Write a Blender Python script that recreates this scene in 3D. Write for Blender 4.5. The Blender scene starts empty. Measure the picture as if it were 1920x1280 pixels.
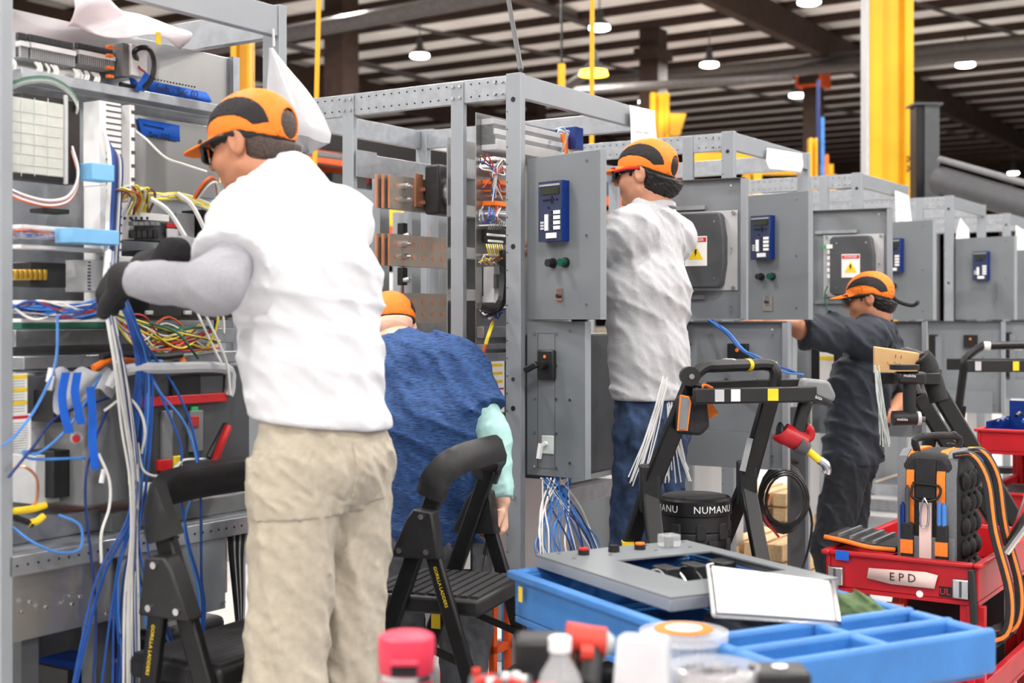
import bpy, math, random
import numpy as np
from mathutils import Vector, Matrix
random.seed(7)
SC = bpy.context.scene
COL = SC.collection
# ------------------------------------------------------------------ camera, world, exposure
FPX, HX, HY, EYE = 2508.0, 960.0, 600.0, 1.45
cam_d = bpy.data.cameras.new('camera'); cam = bpy.data.objects.new('camera', cam_d); COL.objects.link(cam)
cam.location = (0, 0, EYE); cam.rotation_euler = (math.pi/2, 0, 0)
cam_d.sensor_width = 36; cam_d.lens = FPX/1920*36; cam_d.shift_y = -40/1920
cam_d.clip_start = .05; cam_d.clip_end = 300
cam_d.dof.use_dof = True; cam_d.dof.focus_distance = 4.3; cam_d.dof.aperture_fstop = 3.2
SC.camera = cam
SC.cycles.max_bounces = 7; SC.cycles.diffuse_bounces = 3; SC.cycles.glossy_bounces = 3
w = bpy.data.worlds.new('world'); SC.world = w; w.use_nodes = True
w.node_tree.nodes['Background'].inputs[0].default_value = (.9, .95, 1, 1)
w.node_tree.nodes['Background'].inputs[1].default_value = .05
SC.view_settings.view_transform = 'Standard'; SC.view_settings.look = 'None'
SC.view_settings.gamma = 1; SC.view_settings.use_curve_mapping = False
SC.view_settings.exposure = 0.15
LAMP_W = 250.0       # watts of each high bay lamp

def at(px, py, Y):
    return Vector(((px-HX)/FPX*Y, Y, EYE-(py-HY)/FPX*Y))
# ------------------------------------------------------------------ materials
def lin(c):
    return tuple(((v/255)/12.92 if v/255 <= .04045 else ((v/255+.055)/1.055)**2.4) for v in c)
MATS = {}
def M(name, rgb=(128,128,128), rough=.5, metal=0, var=.06, scale=14, bump=0, bscale=None, trans=0, emit=0, stretch=None, alpha=1, coat=0, sheen=0, ior=1.45):
    if name in MATS: return MATS[name]
    m = bpy.data.materials.new(name); m.use_nodes = True; MATS[name] = m
    nt = m.node_tree; b = nt.nodes['Principled BSDF']; c = lin(rgb)
    b.inputs['Roughness'].default_value = rough; b.inputs['Metallic'].default_value = metal
    b.inputs['IOR'].default_value = ior
    b.inputs['Transmission Weight'].default_value = trans
    b.inputs['Alpha'].default_value = alpha
    if coat: b.inputs['Coat Weight'].default_value = coat
    if sheen: b.inputs['Sheen Weight'].default_value = sheen
    tc = nt.nodes.new('ShaderNodeTexCoord'); mp = nt.nodes.new('ShaderNodeMapping')
    nt.links.new(tc.outputs['Object'], mp.inputs[0])
    if stretch: mp.inputs['Scale'].default_value = stretch
    n = nt.nodes.new('ShaderNodeTexNoise'); n.inputs['Scale'].default_value = scale; n.inputs['Detail'].default_value = 4
    nt.links.new(mp.outputs[0], n.inputs['Vector'])
    r = nt.nodes.new('ShaderNodeValToRGB')
    r.color_ramp.elements[0].position = .3; r.color_ramp.elements[1].position = .7
    r.color_ramp.elements[0].color = tuple(max(0, v*(1-2*var)) for v in c)+(1,)
    r.color_ramp.elements[1].color = tuple(min(1, v*(1+2*var)) for v in c)+(1,)
    nt.links.new(n.outputs[0], r.inputs[0]); nt.links.new(r.outputs[0], b.inputs['Base Color'])
    if bump:
        n2 = nt.nodes.new('ShaderNodeTexNoise'); n2.inputs['Scale'].default_value = bscale or scale*6; n2.inputs['Detail'].default_value = 3
        nt.links.new(mp.outputs[0], n2.inputs['Vector'])
        bp = nt.nodes.new('ShaderNodeBump'); bp.inputs['Strength'].default_value = bump; bp.inputs['Distance'].default_value = .004
        nt.links.new(n2.outputs[0], bp.inputs['Height']); nt.links.new(bp.outputs[0], b.inputs['Normal'])
    if emit:
        b.inputs['Emission Color'].default_value = c+(1,); b.inputs['Emission Strength'].default_value = emit
    return m
M('grey_paint', (128,133,138), .42, 0, .02, 5)
M('door_grey', (116,121,125), .4, 0, .02, 4)
M('post_grey', (146,151,157), .38, .1, .02, 5)
M('galv', (168,172,178), .34, .75, .06, 30)
M('alu', (190,190,190), .28, .9, .08, 3, 0, None, 0, 0, (1,1,.3))
M('steel', (200,200,202), .25, 1, .04)
M('tin', (188,178,168), .26, .75, .05, 8)
M('copper', (226,158,122), .34, .7, .06)
M('black_plastic', (28,28,30), .45, 0, .1, 30, .15)
M('black_metal', (22,22,24), .38, .2, .1, 20)
M('rubber', (38,38,40), .8, 0, .12, 40, .3)
M('dark_grey', (72,74,78), .5, 0, .05)
M('mid_grey', (120,122,124), .5, 0, .05)
M('light_grey', (188,190,192), .5, 0, .03)
M('white', (235,235,235), .5, 0, .02)
M('paper', (240,239,235), .8, 0, .03, 3)
M('white_wire', (225,225,222), .45, 0, .04)
M('blue_wire', (38,82,160), .45, 0, .1)
M('light_blue_wire', (70,130,205), .45, 0, .08)
M('navy_wire', (28,48,105), .45, 0, .1)
M('orange_wire', (215,95,40), .5, 0, .08)
M('red_wire', (170,40,45), .5, 0, .08)
M('yellow_wire', (225,205,60), .5, 0, .08)
M('green_wire', (20,95,70), .5, 0, .08)
M('brown_wire', (120,80,55), .5, 0, .08)
M('grey_wire', (150,152,155), .5, 0, .08)
M('black_wire', (20,20,22), .4, 0, .08)
M('blue_tape', (20,95,205), .6, 0, .05, 20, .2)
M('foam_blue', (125,185,230), .7, 0, .04)
M('relay_blue', (42,50,80), .4, 0, .04)
M('relay_side', (8,46,120), .35, 0, .04)
M('lcd', (58,62,48), .2, 0, .1)
M('ink', (20,20,28), .6)
M('red', (200,35,40), .4, 0, .05)
M('cart_red', (178,24,34), .42, 0, .08, 6, .1)
M('cart_blue', (56,118,186), .45, 0, .05, 10, .25, 120)
M('green', (40,170,90), .5)
M('dark_green', (15,80,62), .3)
M('yellow', (240,205,40), .5, 0, .04)
M('col_yellow', (232,172,22), .45, 0, .05, 2)
M('orange', (240,120,35), .5, 0, .05)
M('gold', (205,165,70), .35, .8, .08)
M('cap_orange', (255,128,32), .62, 0, .03, 60, .12, 500)
M('cap_black', (38,36,38), .85, 0, .08, 200, .3, 700)
M('skin', (196,140,112), .5, 0, .05, 30, .1, 300)
M('skin_pale', (222,176,152), .5, 0, .06, 30, .1, 300)
M('skin_tan', (188,128,98), .5, 0, .05, 30, .1, 300)
M('hair', (18,15,15), .5, 0, .2, 90, .5, 160, 0, 0, (1,1,.25))
M('hair_grey', (70,58,52), .6, 0, .25, 160, .6, 300)
M('shirt_white', (212,213,218), .85, 0, .01, 20, .25, 40)
M('shirt_grey', (186,187,191), .85, 0, .04, 160, .35, 50)
M('sleeve_grey', (146,146,153), .85, 0, .03, 120, .3, 60)
M('shirt_navy', (42,74,124), .8, 0, .34, 42, .3, 90, 0, 0, (1.2,1.2,9))
M('sleeve_aqua', (166,208,205), .8, 0, .03, 60, .25, 60)
M('shirt_black', (40,46,56), .72, 0, .05, 120, .3, 60)
M('khaki', (174,165,149), .85, 0, .04, 60, .35, 50)
M('jeans', (44,62,92), .85, 0, .3, 22, .35, 130)
M('trouser_grey', (88,90,96), .85, 0, .08, 50, .35, 60)
M('trouser_black', (34,37,44), .8, 0, .08, 50, .3, 60)
M('glove', (34,33,36), .9, 0, .12, 120, .4, 400)
M('cardboard', (206,166,116), .8, 0, .05, 8)
M('cardboard_dark', (150,104,68), .8, 0, .06, 8)
M('brown_beam', (52,36,28), .8, 0, .15, 6)
M('deck', (244,238,232), .7, 0, .03, 2)
M('pipe', (84,79,78), .4, .3, .08)
M('floor', (186,184,182), .35, 0, .06, .8)
M('wall', (150,140,132), .8, 0, .05, .5)
M('rack_orange', (232,92,40), .5, 0, .05)
M('rack_blue', (62,76,98), .5, 0, .05)
M('wood', (214,180,136), .7, 0, .1, 10, 0, None, 0, 0, (1,8,8))
M('wrap', (206,208,213), .25, 0, .03, 10, .3, 30, 0, alpha=.8)
M('film', (226,214,219), .3, 0, .02, 10, .3, 18, alpha=.9)
M('clear', (240,242,245), .08, 0, .01, 10, .1, 20, alpha=.28)
M('pink', (222,58,84), .45, 0, .04)
M('bag_grey', (110,112,116), .8, 0, .08, 200, .3, 500)
M('bag_black', (30,30,32), .7, 0, .12, 120, .4, 300)
M('bag_orange', (246,128,42), .65, 0, .05, 120, .3, 400)
M('masking', (226,196,190), .75, 0, .03)
M('drill_red', (170,28,36), .35, 0, .06)
M('milw_red', (205,62,48), .45, 0, .05)
M('cloth_green', (84,104,70), .9, 0, .1, 40, .4)
M('lens', (60,66,74), .1, 0, .02, 10, 0, None, .5)
M('lamp_lens', (255,250,240), .4, 0, 0, 1, emit=14)
M('lamp_lens_warm', (255,190,50), .4, 0, 0, 1, emit=8)
M('hmi', (194,198,192), .25, 0, .04, 40)
M('pearl', (205,214,210), .5)
# ------------------------------------------------------------------ mesh helpers
def catmull(pts, n=6):
    P = [Vector(p) for p in pts]
    if len(P) < 3: return P
    Q = [P[0]*2-P[1]]+P+[P[-1]*2-P[-2]]; out = []
    for i in range(1, len(Q)-2):
        a, b, c, d = Q[i-1], Q[i], Q[i+1], Q[i+2]
        for k in range(n):
            t = k/n
            out.append(.5*((2*b)+(c-a)*t+(2*a-5*b+4*c-d)*t*t+(3*b-a-3*c+d)*t**3))
    out.append(P[-1]); return out
class MB:
    def __init__(s): s.V = []; s.F = []; s.I = []; s.mats = []
    def mi(s, m):
        if m not in s.mats: s.mats.append(m)
        return s.mats.index(m)
    def add(s, V, F, m):
        o = len(s.V); s.V += [tuple(v) for v in V]; k = s.mi(m)
        for f in F: s.F.append(tuple(i+o for i in f)); s.I.append(k)
        return s
    def box(s, x0, x1, y0, y1, z0, z1, m, T=None):
        V = [Vector((x, y, z)) for x in (x0, x1) for y in (y0, y1) for z in (z0, z1)]
        if T is not None: V = [T @ v for v in V]
        return s.add(V, [(0,1,3,2),(4,6,7,5),(0,4,5,1),(2,3,7,6),(0,2,6,4),(1,5,7,3)], m)
    def cbox(s, c, sz, m, T=None):
        return s.box(c[0]-sz[0]/2, c[0]+sz[0]/2, c[1]-sz[1]/2, c[1]+sz[1]/2, c[2]-sz[2]/2, c[2]+sz[2]/2, m, T)
    def bar(s, a, b, wd, ht, m, up=(0,0,1)):
        a, b = Vector(a), Vector(b); d = (b-a).normalized(); u = Vector(up)
        if abs(d.dot(u)) > .98: u = Vector((0,1,0))
        sd = d.cross(u).normalized(); u = sd.cross(d)
        V = [p+sd*(i*wd/2)+u*(j*ht/2) for p in (a, b) for i in (-1, 1) for j in (-1, 1)]
        return s.add(V, [(0,2,3,1),(4,5,7,6),(0,1,5,4),(2,6,7,3),(0,4,6,2),(1,3,7,5)], m)
    def rings(s, rings, m, closed=True, caps=True):
        n = len(rings[0]); V = [v for r in rings for v in r]; F = []
        for i in range(len(rings)-1):
            for j in range(n if closed else n-1):
                k = (j+1) % n; F.append((i*n+j, i*n+k, (i+1)*n+k, (i+1)*n+j))
        if caps and closed: F.append(tuple(range(n))[::-1]); F.append(tuple((len(rings)-1)*n+j for j in range(n)))
        return s.add(V, F, m)
    def tube(s, pts, r, m, n=6, sub=0, rs=None):
        P = catmull(pts, sub) if sub else [Vector(p) for p in pts]
        R = []; pn = None
        for i, p in enumerate(P):
            d = (P[min(i+1, len(P)-1)]-P[max(i-1, 0)])
            d = d.normalized() if d.length > 1e-9 else Vector((0,0,1))
            if pn is None: pn = d.orthogonal().normalized()
            pn = (pn-d*pn.dot(d)); pn = pn.normalized() if pn.length > 1e-6 else d.orthogonal().normalized()
            q = d.cross(pn); rr = r if rs is None else rs[0]+(rs[1]-rs[0])*i/(len(P)-1)
            R.append([p+(pn*math.cos(t)+q*math.sin(t))*rr for t in [2*math.pi*k/n for k in range(n)]])
        return s.rings(R, m)
    def cyl(s, a, b, r, m, n=14, r2=None):
        return s.tube([a, b], r, m, n, 0, (r, r if r2 is None else r2))
    def lathe(s, prof, m, c=(0,0,0), n=24, T=None):
        R = []
        for (r, z) in prof:
            ring = [Vector((c[0]+r*math.cos(2*math.pi*k/n), c[1]+r*math.sin(2*math.pi*k/n), c[2]+z)) for k in range(n)]
            R.append([T @ v for v in ring] if T is not None else ring)
        return s.rings(R, m)
    def prism(s, poly, th, m, T=None):
        V = [Vector((x, y, z)) for z in (-th/2, th/2) for x, y in poly]; n = len(poly)
        if T is not None: V = [T @ v for v in V]
        return s.add(V, [tuple(range(n))[::-1], tuple(range(n, 2*n))]+[(i, (i+1) % n, n+(i+1) % n, n+i) for i in range(n)], m)
    def ell(s, c, r, m, T=None, nu=14, nv=9):
        R = []
        for i in range(nv+1):
            a = -math.pi/2+math.pi*i/nv; ca = max(math.cos(a), 1e-3)
            ring = [Vector((c[0]+r[0]*ca*math.cos(2*math.pi*k/nu), c[1]+r[1]*ca*math.sin(2*math.pi*k/nu), c[2]+r[2]*math.sin(a))) for k in range(nu)]
            R.append([T @ v for v in ring] if T is not None else ring)
        return s.rings(R, m)
    def quad(s, a, b, c, d, m): return s.add([a, b, c, d], [(0,1,2,3)], m)
    def text(s, st, T, size, m, align='CENTER'):
        V, F = text_mesh(st, align)
        return s.add([T @ (Vector(v)*size) for v in V], F, m)
    def grid(s, fn, nu, nv, m):
        V = [fn(i/nu, j/nv) for j in range(nv+1) for i in range(nu+1)]
        return s.add(V, [(j*(nu+1)+i, j*(nu+1)+i+1, (j+1)*(nu+1)+i+1, (j+1)*(nu+1)+i) for j in range(nv) for i in range(nu)], m)
    def mesh(s, name, angle=35):
        me = bpy.data.meshes.new(name); me.from_pydata(s.V, [], s.F)
        for m in s.mats: me.materials.append(MATS[m])
        me.polygons.foreach_set('material_index', s.I)
        me.polygons.foreach_set('use_smooth', [True]*len(s.F)); me.set_sharp_from_angle(angle=math.radians(angle)); me.update()
        return me
    def obj(s, name, parent=None, bevel=0, solid=0, **k):
        o = bpy.data.objects.new(name, s.mesh(name, k.get('angle', 35))); COL.objects.link(o)
        if parent is not None: o.parent = parent
        if solid: md = o.modifiers.new('solid', 'SOLIDIFY'); md.thickness = solid
        if bevel:
            md = o.modifiers.new('bevel', 'BEVEL'); md.width = bevel; md.segments = k.get('seg', 2); md.limit_method = 'ANGLE'; md.angle_limit = math.radians(40)
        if 'label' in k: o['label'] = k['label']
        return o
TXT = {}
def text_mesh(st, align='CENTER'):
    key = (st, align)
    if key not in TXT:
        cu = bpy.data.curves.new('lettering', 'FONT'); cu.body = st; cu.align_x = align; cu.align_y = 'CENTER'; cu.resolution_u = 2
        ob = bpy.data.objects.new('lettering', cu); COL.objects.link(ob)
        bpy.context.view_layer.update()
        me = bpy.data.meshes.new_from_object(ob.evaluated_get(bpy.context.evaluated_depsgraph_get()))
        TXT[key] = ([tuple(v.co) for v in me.vertices], [tuple(p.vertices) for p in me.polygons])
        bpy.data.objects.remove(ob); bpy.data.meshes.remove(me); bpy.data.curves.remove(cu)
    return TXT[key]
def frame(o, x, y):
    """matrix with origin o, x axis along x, y axis near y"""
    x = Vector(x).normalized(); z = x.cross(Vector(y)).normalized(); y = z.cross(x)
    m = Matrix((x, y, z)).transposed().to_4x4(); m.translation = Vector(o); return m
def tag(o, label, cat, group=None, kind=None):
    if label: o['label'] = label
    if cat: o['category'] = cat
    if group: o['group'] = group
    if kind: o['kind'] = kind
    return o
def thing(name, label, cat, loc=(0,0,0), rz=0, group=None):
    o = bpy.data.objects.new(name, None); o.empty_display_size = .1; COL.objects.link(o)
    o.location = loc; o.rotation_euler = (0, 0, rz)
    o.matrix_basis = Matrix.Translation(Vector(loc)) @ Matrix.Rotation(rz, 4, 'Z')
    return tag(o, label, cat, group)
def struct(o): o['kind'] = 'structure'; return o
def copy_tree(o, parent=None):
    c = o.copy(); COL.objects.link(c); c.parent = parent
    for ch in list(o.children): copy_tree(ch, c)
    return c
# row frame: D runs along the cabinet row, N points out of the cabinet fronts
D = Vector((.545, .839, 0)).normalized(); N = Vector((D.y, -D.x, 0)); RZ = math.atan2(D.y, D.x)
# ------------------------------------------------------------------ the hall
CEIL = EYE+6.0
def hall():
    m = MB().box(-70, 80, -30, 110, -.2, 0, 'floor'); struct(m.obj('floor'))
    m = MB().box(-70, 80, -30, 110, CEIL, CEIL+.2, 'deck'); ce = struct(m.obj('ceiling'))
    for nm, b in (('wall_back', (-70,80,110,110.4)), ('wall_left', (-70.4,-70,-30,110)), ('wall_right', (80,80.4,-30,110)), ('wall_front', (-70,80,-30.4,-30))):
        struct(MB().box(b[0], b[1], b[2], b[3], 0, CEIL, 'wall').obj(nm))
    # purlins run along N, spaced along D
    pm = MB(); pm.box(-90, 90, -.07, .07, -.15, 0, 'brown_beam'); pme = pm.mesh('purlin')
    ang = math.atan2(N.y, N.x); s0 = 10
    for i in range(62):
        o = bpy.data.objects.new('purlin', pme); COL.objects.link(o); o.parent = ce
        p = D*(s0+i*1.4); o.location = (p.x, p.y, CEIL); o.rotation_euler = (0, 0, ang)
    # deeper girders along D, and diagonal bracing rods
    gm = MB(); gm.box(-20, 110, -.11, .11, -.55, 0, 'brown_beam'); gme = gm.mesh('girder')
    for k in (-21, -9.5, 2, 13.5, 25, 36.5):
        o = bpy.data.objects.new('girder', gme); COL.objects.link(o); o.parent = ce
        p = N*k; o.location = (p.x, p.y, CEIL-.12); o.rotation_euler = (0, 0, RZ)
    for k in range(7):
        a = N*(-16+8*k)+D*20; b = N*(-6+8*k)+D*62
        MB().cyl((a.x, a.y, CEIL-.3), (b.x, b.y, CEIL-.3), .035, 'pipe', 6).obj('bracing_rod', ce)
    # brown columns
    for i, (px, Y, wd, lab) in enumerate(((640, 24, .44, 'dark brown roof column behind the grey frame, left of the ceiling lamp'), (1225, 27, .42, 'dark brown roof column rising above the yellow post with a bracket'), (1005, 36, .4, 'distant dark brown roof column between the two yellow cords'), (1525, 30, .36, 'dark brown column with a rust orange box on it'), (1725, 34, .42, 'dark column standing behind the big yellow column'), (1890, 50, .5, 'farthest brown roof column at the right edge'))):
        p = at(px, 600, Y); t = thing('roof_column', lab, 'column', (p.x, p.y, 0), RZ, 'brown roof columns')
        MB().box(-wd/2, wd/2, -wd/2, wd/2, 0, CEIL-.15, 'brown_beam').obj('shaft', t)
        MB().box(-wd/2-.15, wd/2+.15, -wd/2-.05, wd/2+.05, CEIL-.75, CEIL-.55, 'brown_beam').obj('capital', t)
        if i == 3: MB().box(-.3, .3, -.3, .3, at(0,165,Y).z, at(0,138,Y).z, 'rack_orange').obj('junction_box', t)
    # yellow columns
    def ycol(px0, px1, Y, lab, top=CEIL-.1, band=False, bot=0):
        a = at(px0, 600, Y); b = at(px1, 600, Y); wd = (b-a).length; c = (a+b)/2
        t = thing('yellow_column', lab, 'column', (c.x, c.y, 0), 0, 'yellow steel columns')
        m = MB(); m.box(-wd/2, wd/2, -.02, .02, bot, top, 'col_yellow').obj('web', t)
        for sx, ww in ((-1, wd*.3), (1, wd*.2)):
            MB().box(sx*wd/2-(ww if sx > 0 else 0), sx*wd/2+(ww if sx < 0 else 0), -.10, .08, bot, top, 'col_yellow').obj('flange', t, .008)
        return t, wd
    t, wd = ycol(1625, 1708, 14, 'wide bright yellow steel column right of the row of cabinets')
    MB().box(-wd/2-.035, -wd/2-.005, -.12, .1, 0, CEIL-.2, 'light_grey').obj('conduit', t)
    m = MB()
    for z in (at(0, 300, 14).z, at(0, 318, 14).z): m.tube([(wd/2-.07,-.105,z+.03), (wd/2-.05,-.14,z), (wd/2-.07,-.105,z-.03)], .008, 'ink')
    m.obj('hook', t)
    ycol(437, 474, 11, 'yellow column seen behind the left cabinet frame')
    t, wd = ycol(1219, 1254, 26, 'yellow post with a triangular bracket above the worker in light grey', at(0,175,26).z)
    q = at(1254,0,26).x-t.location.x; T = frame((0,0,0), (1,0,0), (0,0,1))
    z0 = at(0,215,26).z; z1 = at(0,255,26).z
    MB().prism([(q, z0), (q+.32, z0), (q+.2, z1), (q, z1)], .3, 'col_yellow', T).obj('bracket', t)
    ycol(1516, 1530, 19, 'slim distant yellow post beside blue and purple hoses', at(0,260,19).z)
    p = at(1541, 600, 19); t = thing('hose_drop', 'purple and blue hoses hanging beside the slim yellow post', 'hose', (p.x, p.y, 0))
    for k, c in enumerate(('navy_wire', 'light_blue_wire', 'orange')):
        MB().cyl((-.05+.06*k, 0, .8), (-.05+.06*k, 0, at(0,150+70*k,19).z), .028, c, 8).obj('hose', t)
    p = at(1731, 600, 13); t = thing('grey_steel_column', 'dark grey steel column end beside the big yellow column', 'column', (p.x, p.y, 0))
    z = at(0, 200, 13).z
    MB().box(-.1, -.02, -.1, .1, 0, z, 'black_metal').box(-.02, .12, -.12, -.05, 0, z, 'dark_grey').obj('shaft', t)
    MB().box(-.13, .15, -.14, .14, z, z+.02, 'dark_grey').obj('cap_plate', t)
    a = at(1762, 338, 12.6); b = at(1950, 395, 11.5)
    tag(MB().cyl(a, b, .13, 'dark_grey', 16).cyl(a+Vector((0,0,.2)), b+Vector((0,0,.2)), .03, 'mid_grey', 8).obj('air_duct'), 'thick dark grey duct sloping down at the right edge', 'duct')
    # long pipes under the roof
    for i, (a, b, r, lab) in enumerate((((500,70,21),(990,-20,19),.13,'thick grey pipe under the roof at upper left'), ((540,60,21),(1000,-32,19),.05,'thin pipe running beside the thick grey roof pipe'), ((1000,5,24),(1240,90,32),.11,'pale beam slanting down towards the brown column'), ((1000,165,30),(1800,85,26),.1,'long dark pipe crossing behind the lamps'), ((1260,150,30),(1920,95,24),.13,'dark grey pipe bundle behind the big yellow column'), ((1050,172,25),(1360,152,25),.09,'pale horizontal pipe over the yellow bracket'), ((560,90,26),(920,180,34),.06,'thin diagonal rod crossing left of the frame top'), ((1060,165,24),(1120,125,24),.09,'short pale brace under the amber lamp'))):
        A, B = at(*a), at(*b)
        tag(MB().cyl(A+(A-B)*.3 if i not in (7,) else A, B+(B-A)*(.4 if i not in (2,7) else 0), r, 'pipe', 10).obj('roof_pipe'), lab, 'pipe', 'pipes under the roof')
    # yellow cords
    for px, Y, lab in ((597, 9, 'yellow cord hanging behind the plastic bag'), (1108.5, 9, 'yellow cord hanging above the middle cabinet')):
        p = at(px, 600, Y)
        tag(MB().tube([(p.x+.04, p.y, CEIL-.1), (p.x+.01, p.y, 4), (p.x-.05 if px < 700 else p.x, p.y, 1.6)], .016, 'col_yellow', 8, 5).obj('hanging_air_line'), lab, 'cord', 'yellow hanging cords')
    A, B = at(948, -30, 5.2), at(977, 132, 4.62)
    tag(MB().tube([A+Vector((-.1,0,1.2)), A, B], .009, 'dark_grey', 8).obj('sling_cable'), 'dark grey cable running down to the front corner post', 'cable')
    tag(MB().cyl(at(1053,165,14), at(1053,120,14), .04, 'col_yellow', 10).cyl(at(1053,120,14), at(1053,-40,14), .012, 'black_metal', 6).obj('pendant_control'), 'small yellow pendant on a thin black line', 'pendant')
    # lamps
    lm = MB().lathe([(.02,.3),(.06,.28),(.07,.12),(.15,.05),(.17,.0),(.165,-.02)], 'dark_grey', n=18)
    lme = lm.mesh('housing'); ll = MB().lathe([(.185,-.021),(.19,-.07),(.15,-.09)], 'lamp_lens', n=18).mesh('lens')
    lw = MB().lathe([(.2,-.021),(.22,-.09),(.12,-.1)], 'lamp_lens_warm', n=18).mesh('lens')
    def lamp(p, lab, power, lens=ll, group='high bay lamps'):
        t = thing('high_bay_lamp', lab, 'lamp', p, 0, group)
        for nm, me in (('housing', lme), ('lens', lens)):
            o = bpy.data.objects.new(nm, me); COL.objects.link(o); o.parent = t
        MB().cyl((0,0,.28), (0,0,CEIL-p[2]), .012, 'dark_grey', 6).obj('hanging_rod', t)
        if power:
            ld = bpy.data.lights.new('lamp_light', 'AREA'); ld.shape = 'DISK'; ld.size = .45; ld.energy = power; ld.color = (1, .97, .94)
            lo = bpy.data.objects.new('lamp_light', ld); COL.objects.link(lo); lo.parent = t; lo.location = (0, 0, -.13)
    zl = EYE+5.3
    for px, py, lab in ((787,100,'bright lamp above the left beam of the grey frame'), (1124,47,'bright lamp beside the top of the right yellow cord'), (1330,117,'bright lamp right of the brown column'), (1495,175,'bright lamp left of the rust orange box'), (1810,117,'bright lamp right of the big yellow column'), (1900,322,'small far lamp low at the right edge'), (1212,187,'far lamp touching the yellow post with bracket'), (1517,-2,'bright lamp cut by the top edge of the photo'), (640,-35,'bright lamp above the frame at upper left')):
        Y = (zl-EYE)*FPX/(HY-py); p = at(px, py, Y); lamp(p, lab, LAMP_W)
    p = at(1113, 130, 20); lamp(p, 'amber glowing lamp behind the right yellow cord', 0, lw)
    for i in range(7):
        for j in range(6):
            lamp((-18+6*i+(3 if j % 2 else 0), -13+6*j, zl+.1), 'white high bay lamp hanging overhead, outside the picture', LAMP_W, ll, 'lamps overhead outside the picture')
hall()
# ------------------------------------------------------------------ storage racks behind the cabinets
def rack(off, t0, n, lab, tone, levels):
    base = D*t0-N*off; ang = RZ
    t = thing('pallet_rack', lab, 'rack', (base.x, base.y, 0), ang, 'orange pallet racks')
    for i in range(n+1):
        for y in (0, .9):
            MB().box(i*2.6-.045, i*2.6+.045, y-.04, y+.04, 0, 3.25, 'rack_blue').obj('upright', t)
    for i in range(n):
        for zi, z in enumerate(levels):
            cnt = 0
            for y in (0, .9): MB().box(i*2.6+.045, (i+1)*2.6-.045, y-.03, y+.03, z-.06, z+.06, 'rack_orange').obj('rack_beam', t)
            MB().box(i*2.6+.045, (i+1)*2.6-.045, .03, .87, z+.06, z+.075, 'mid_grey').obj('shelf_deck', t)
            x = i*2.6+.15
            while x < i*2.6+2.2:
                wd = min(random.uniform(.3, .75), i*2.6+2.5-x); cnt += 1; h = random.uniform(.2, .55)
                c = random.choice(('cardboard', 'cardboard', 'cardboard_dark', 'white', 'wrap', 'yellow', 'dark_grey', 'rack_blue'))
                q = base+D*(x+wd/2)-N*.42
                b = MB().box(-wd/2, wd/2, -.3, .3, 0, h, c).obj('storage_box', None, .01)
                b.location = (q.x, q.y, z+.076); b.rotation_euler = (0, 0, ang)
                tag(b, '%s box, %s from left on the %s shelf, %s rack bay' % ({'cardboard':'tan', 'cardboard_dark':'brown', 'white':'white', 'wrap':'pale', 'yellow':'yellow', 'dark_grey':'dark grey', 'rack_blue':'dark blue'}[c], ('first','second','third','fourth','fifth','sixth','seventh')[cnt-1], ('lowest','second','third','top')[zi], ('nearest','second','third','farthest')[i]), 'box', 'boxes on the %s' % tone)
                x += wd+random.uniform(.06, .3)
rack(9, 7, 4, 'orange pallet rack seen through the middle cabinet frame', 'pallet rack behind the cabinets', (.8, 1.65, 2.4, 3.1))
# dark mezzanine rail crossing behind the grey frame
a, b = at(560, 258, 9.5), at(960, 318, 13)
t = thing('conveyor_rail', 'black steel rail crossing behind the middle cabinet frame', 'rail')
MB().bar(a, b, .1, .12, 'black_metal').obj('rail', t); MB().bar(a-Vector((0,0,.1)), b-Vector((0,0,.1)), .1, .03, 'mid_grey').obj('lower_flange', t)
for q in (a, b): MB().box(q.x-.05, q.x+.05, q.y-.05, q.y+.05, 0, q.z-.05, 'black_metal').obj('support_leg', t)
for i, (px0, px1, py, Y, c, h, lab) in enumerate(((1290, 1420, 300, 21, 'col_yellow', .22, 'yellow crane girder behind the second cabinet'), (1150, 1330, 345, 31, 'rack_orange', .16, 'orange beam far behind the second cabinet'), (1400, 1560, 318, 22, 'col_yellow', .16, 'yellow guard rail behind the third cabinet'), (1540, 1700, 375, 26, 'col_yellow', .2, 'yellow girder low behind the third cabinet'))):
    p, q = at(px0, py, Y), at(px1, py, Y)
    t = thing('crane_girder', lab, 'girder', (0,0,0)); MB().bar(p, q, .2, h, c).obj('girder', t)
    for r in (p, q): MB().box(r.x-.06, r.x+.06, r.y-.06, r.y+.06, 0, r.z-h/2, c).obj('support_leg', t)
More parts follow.
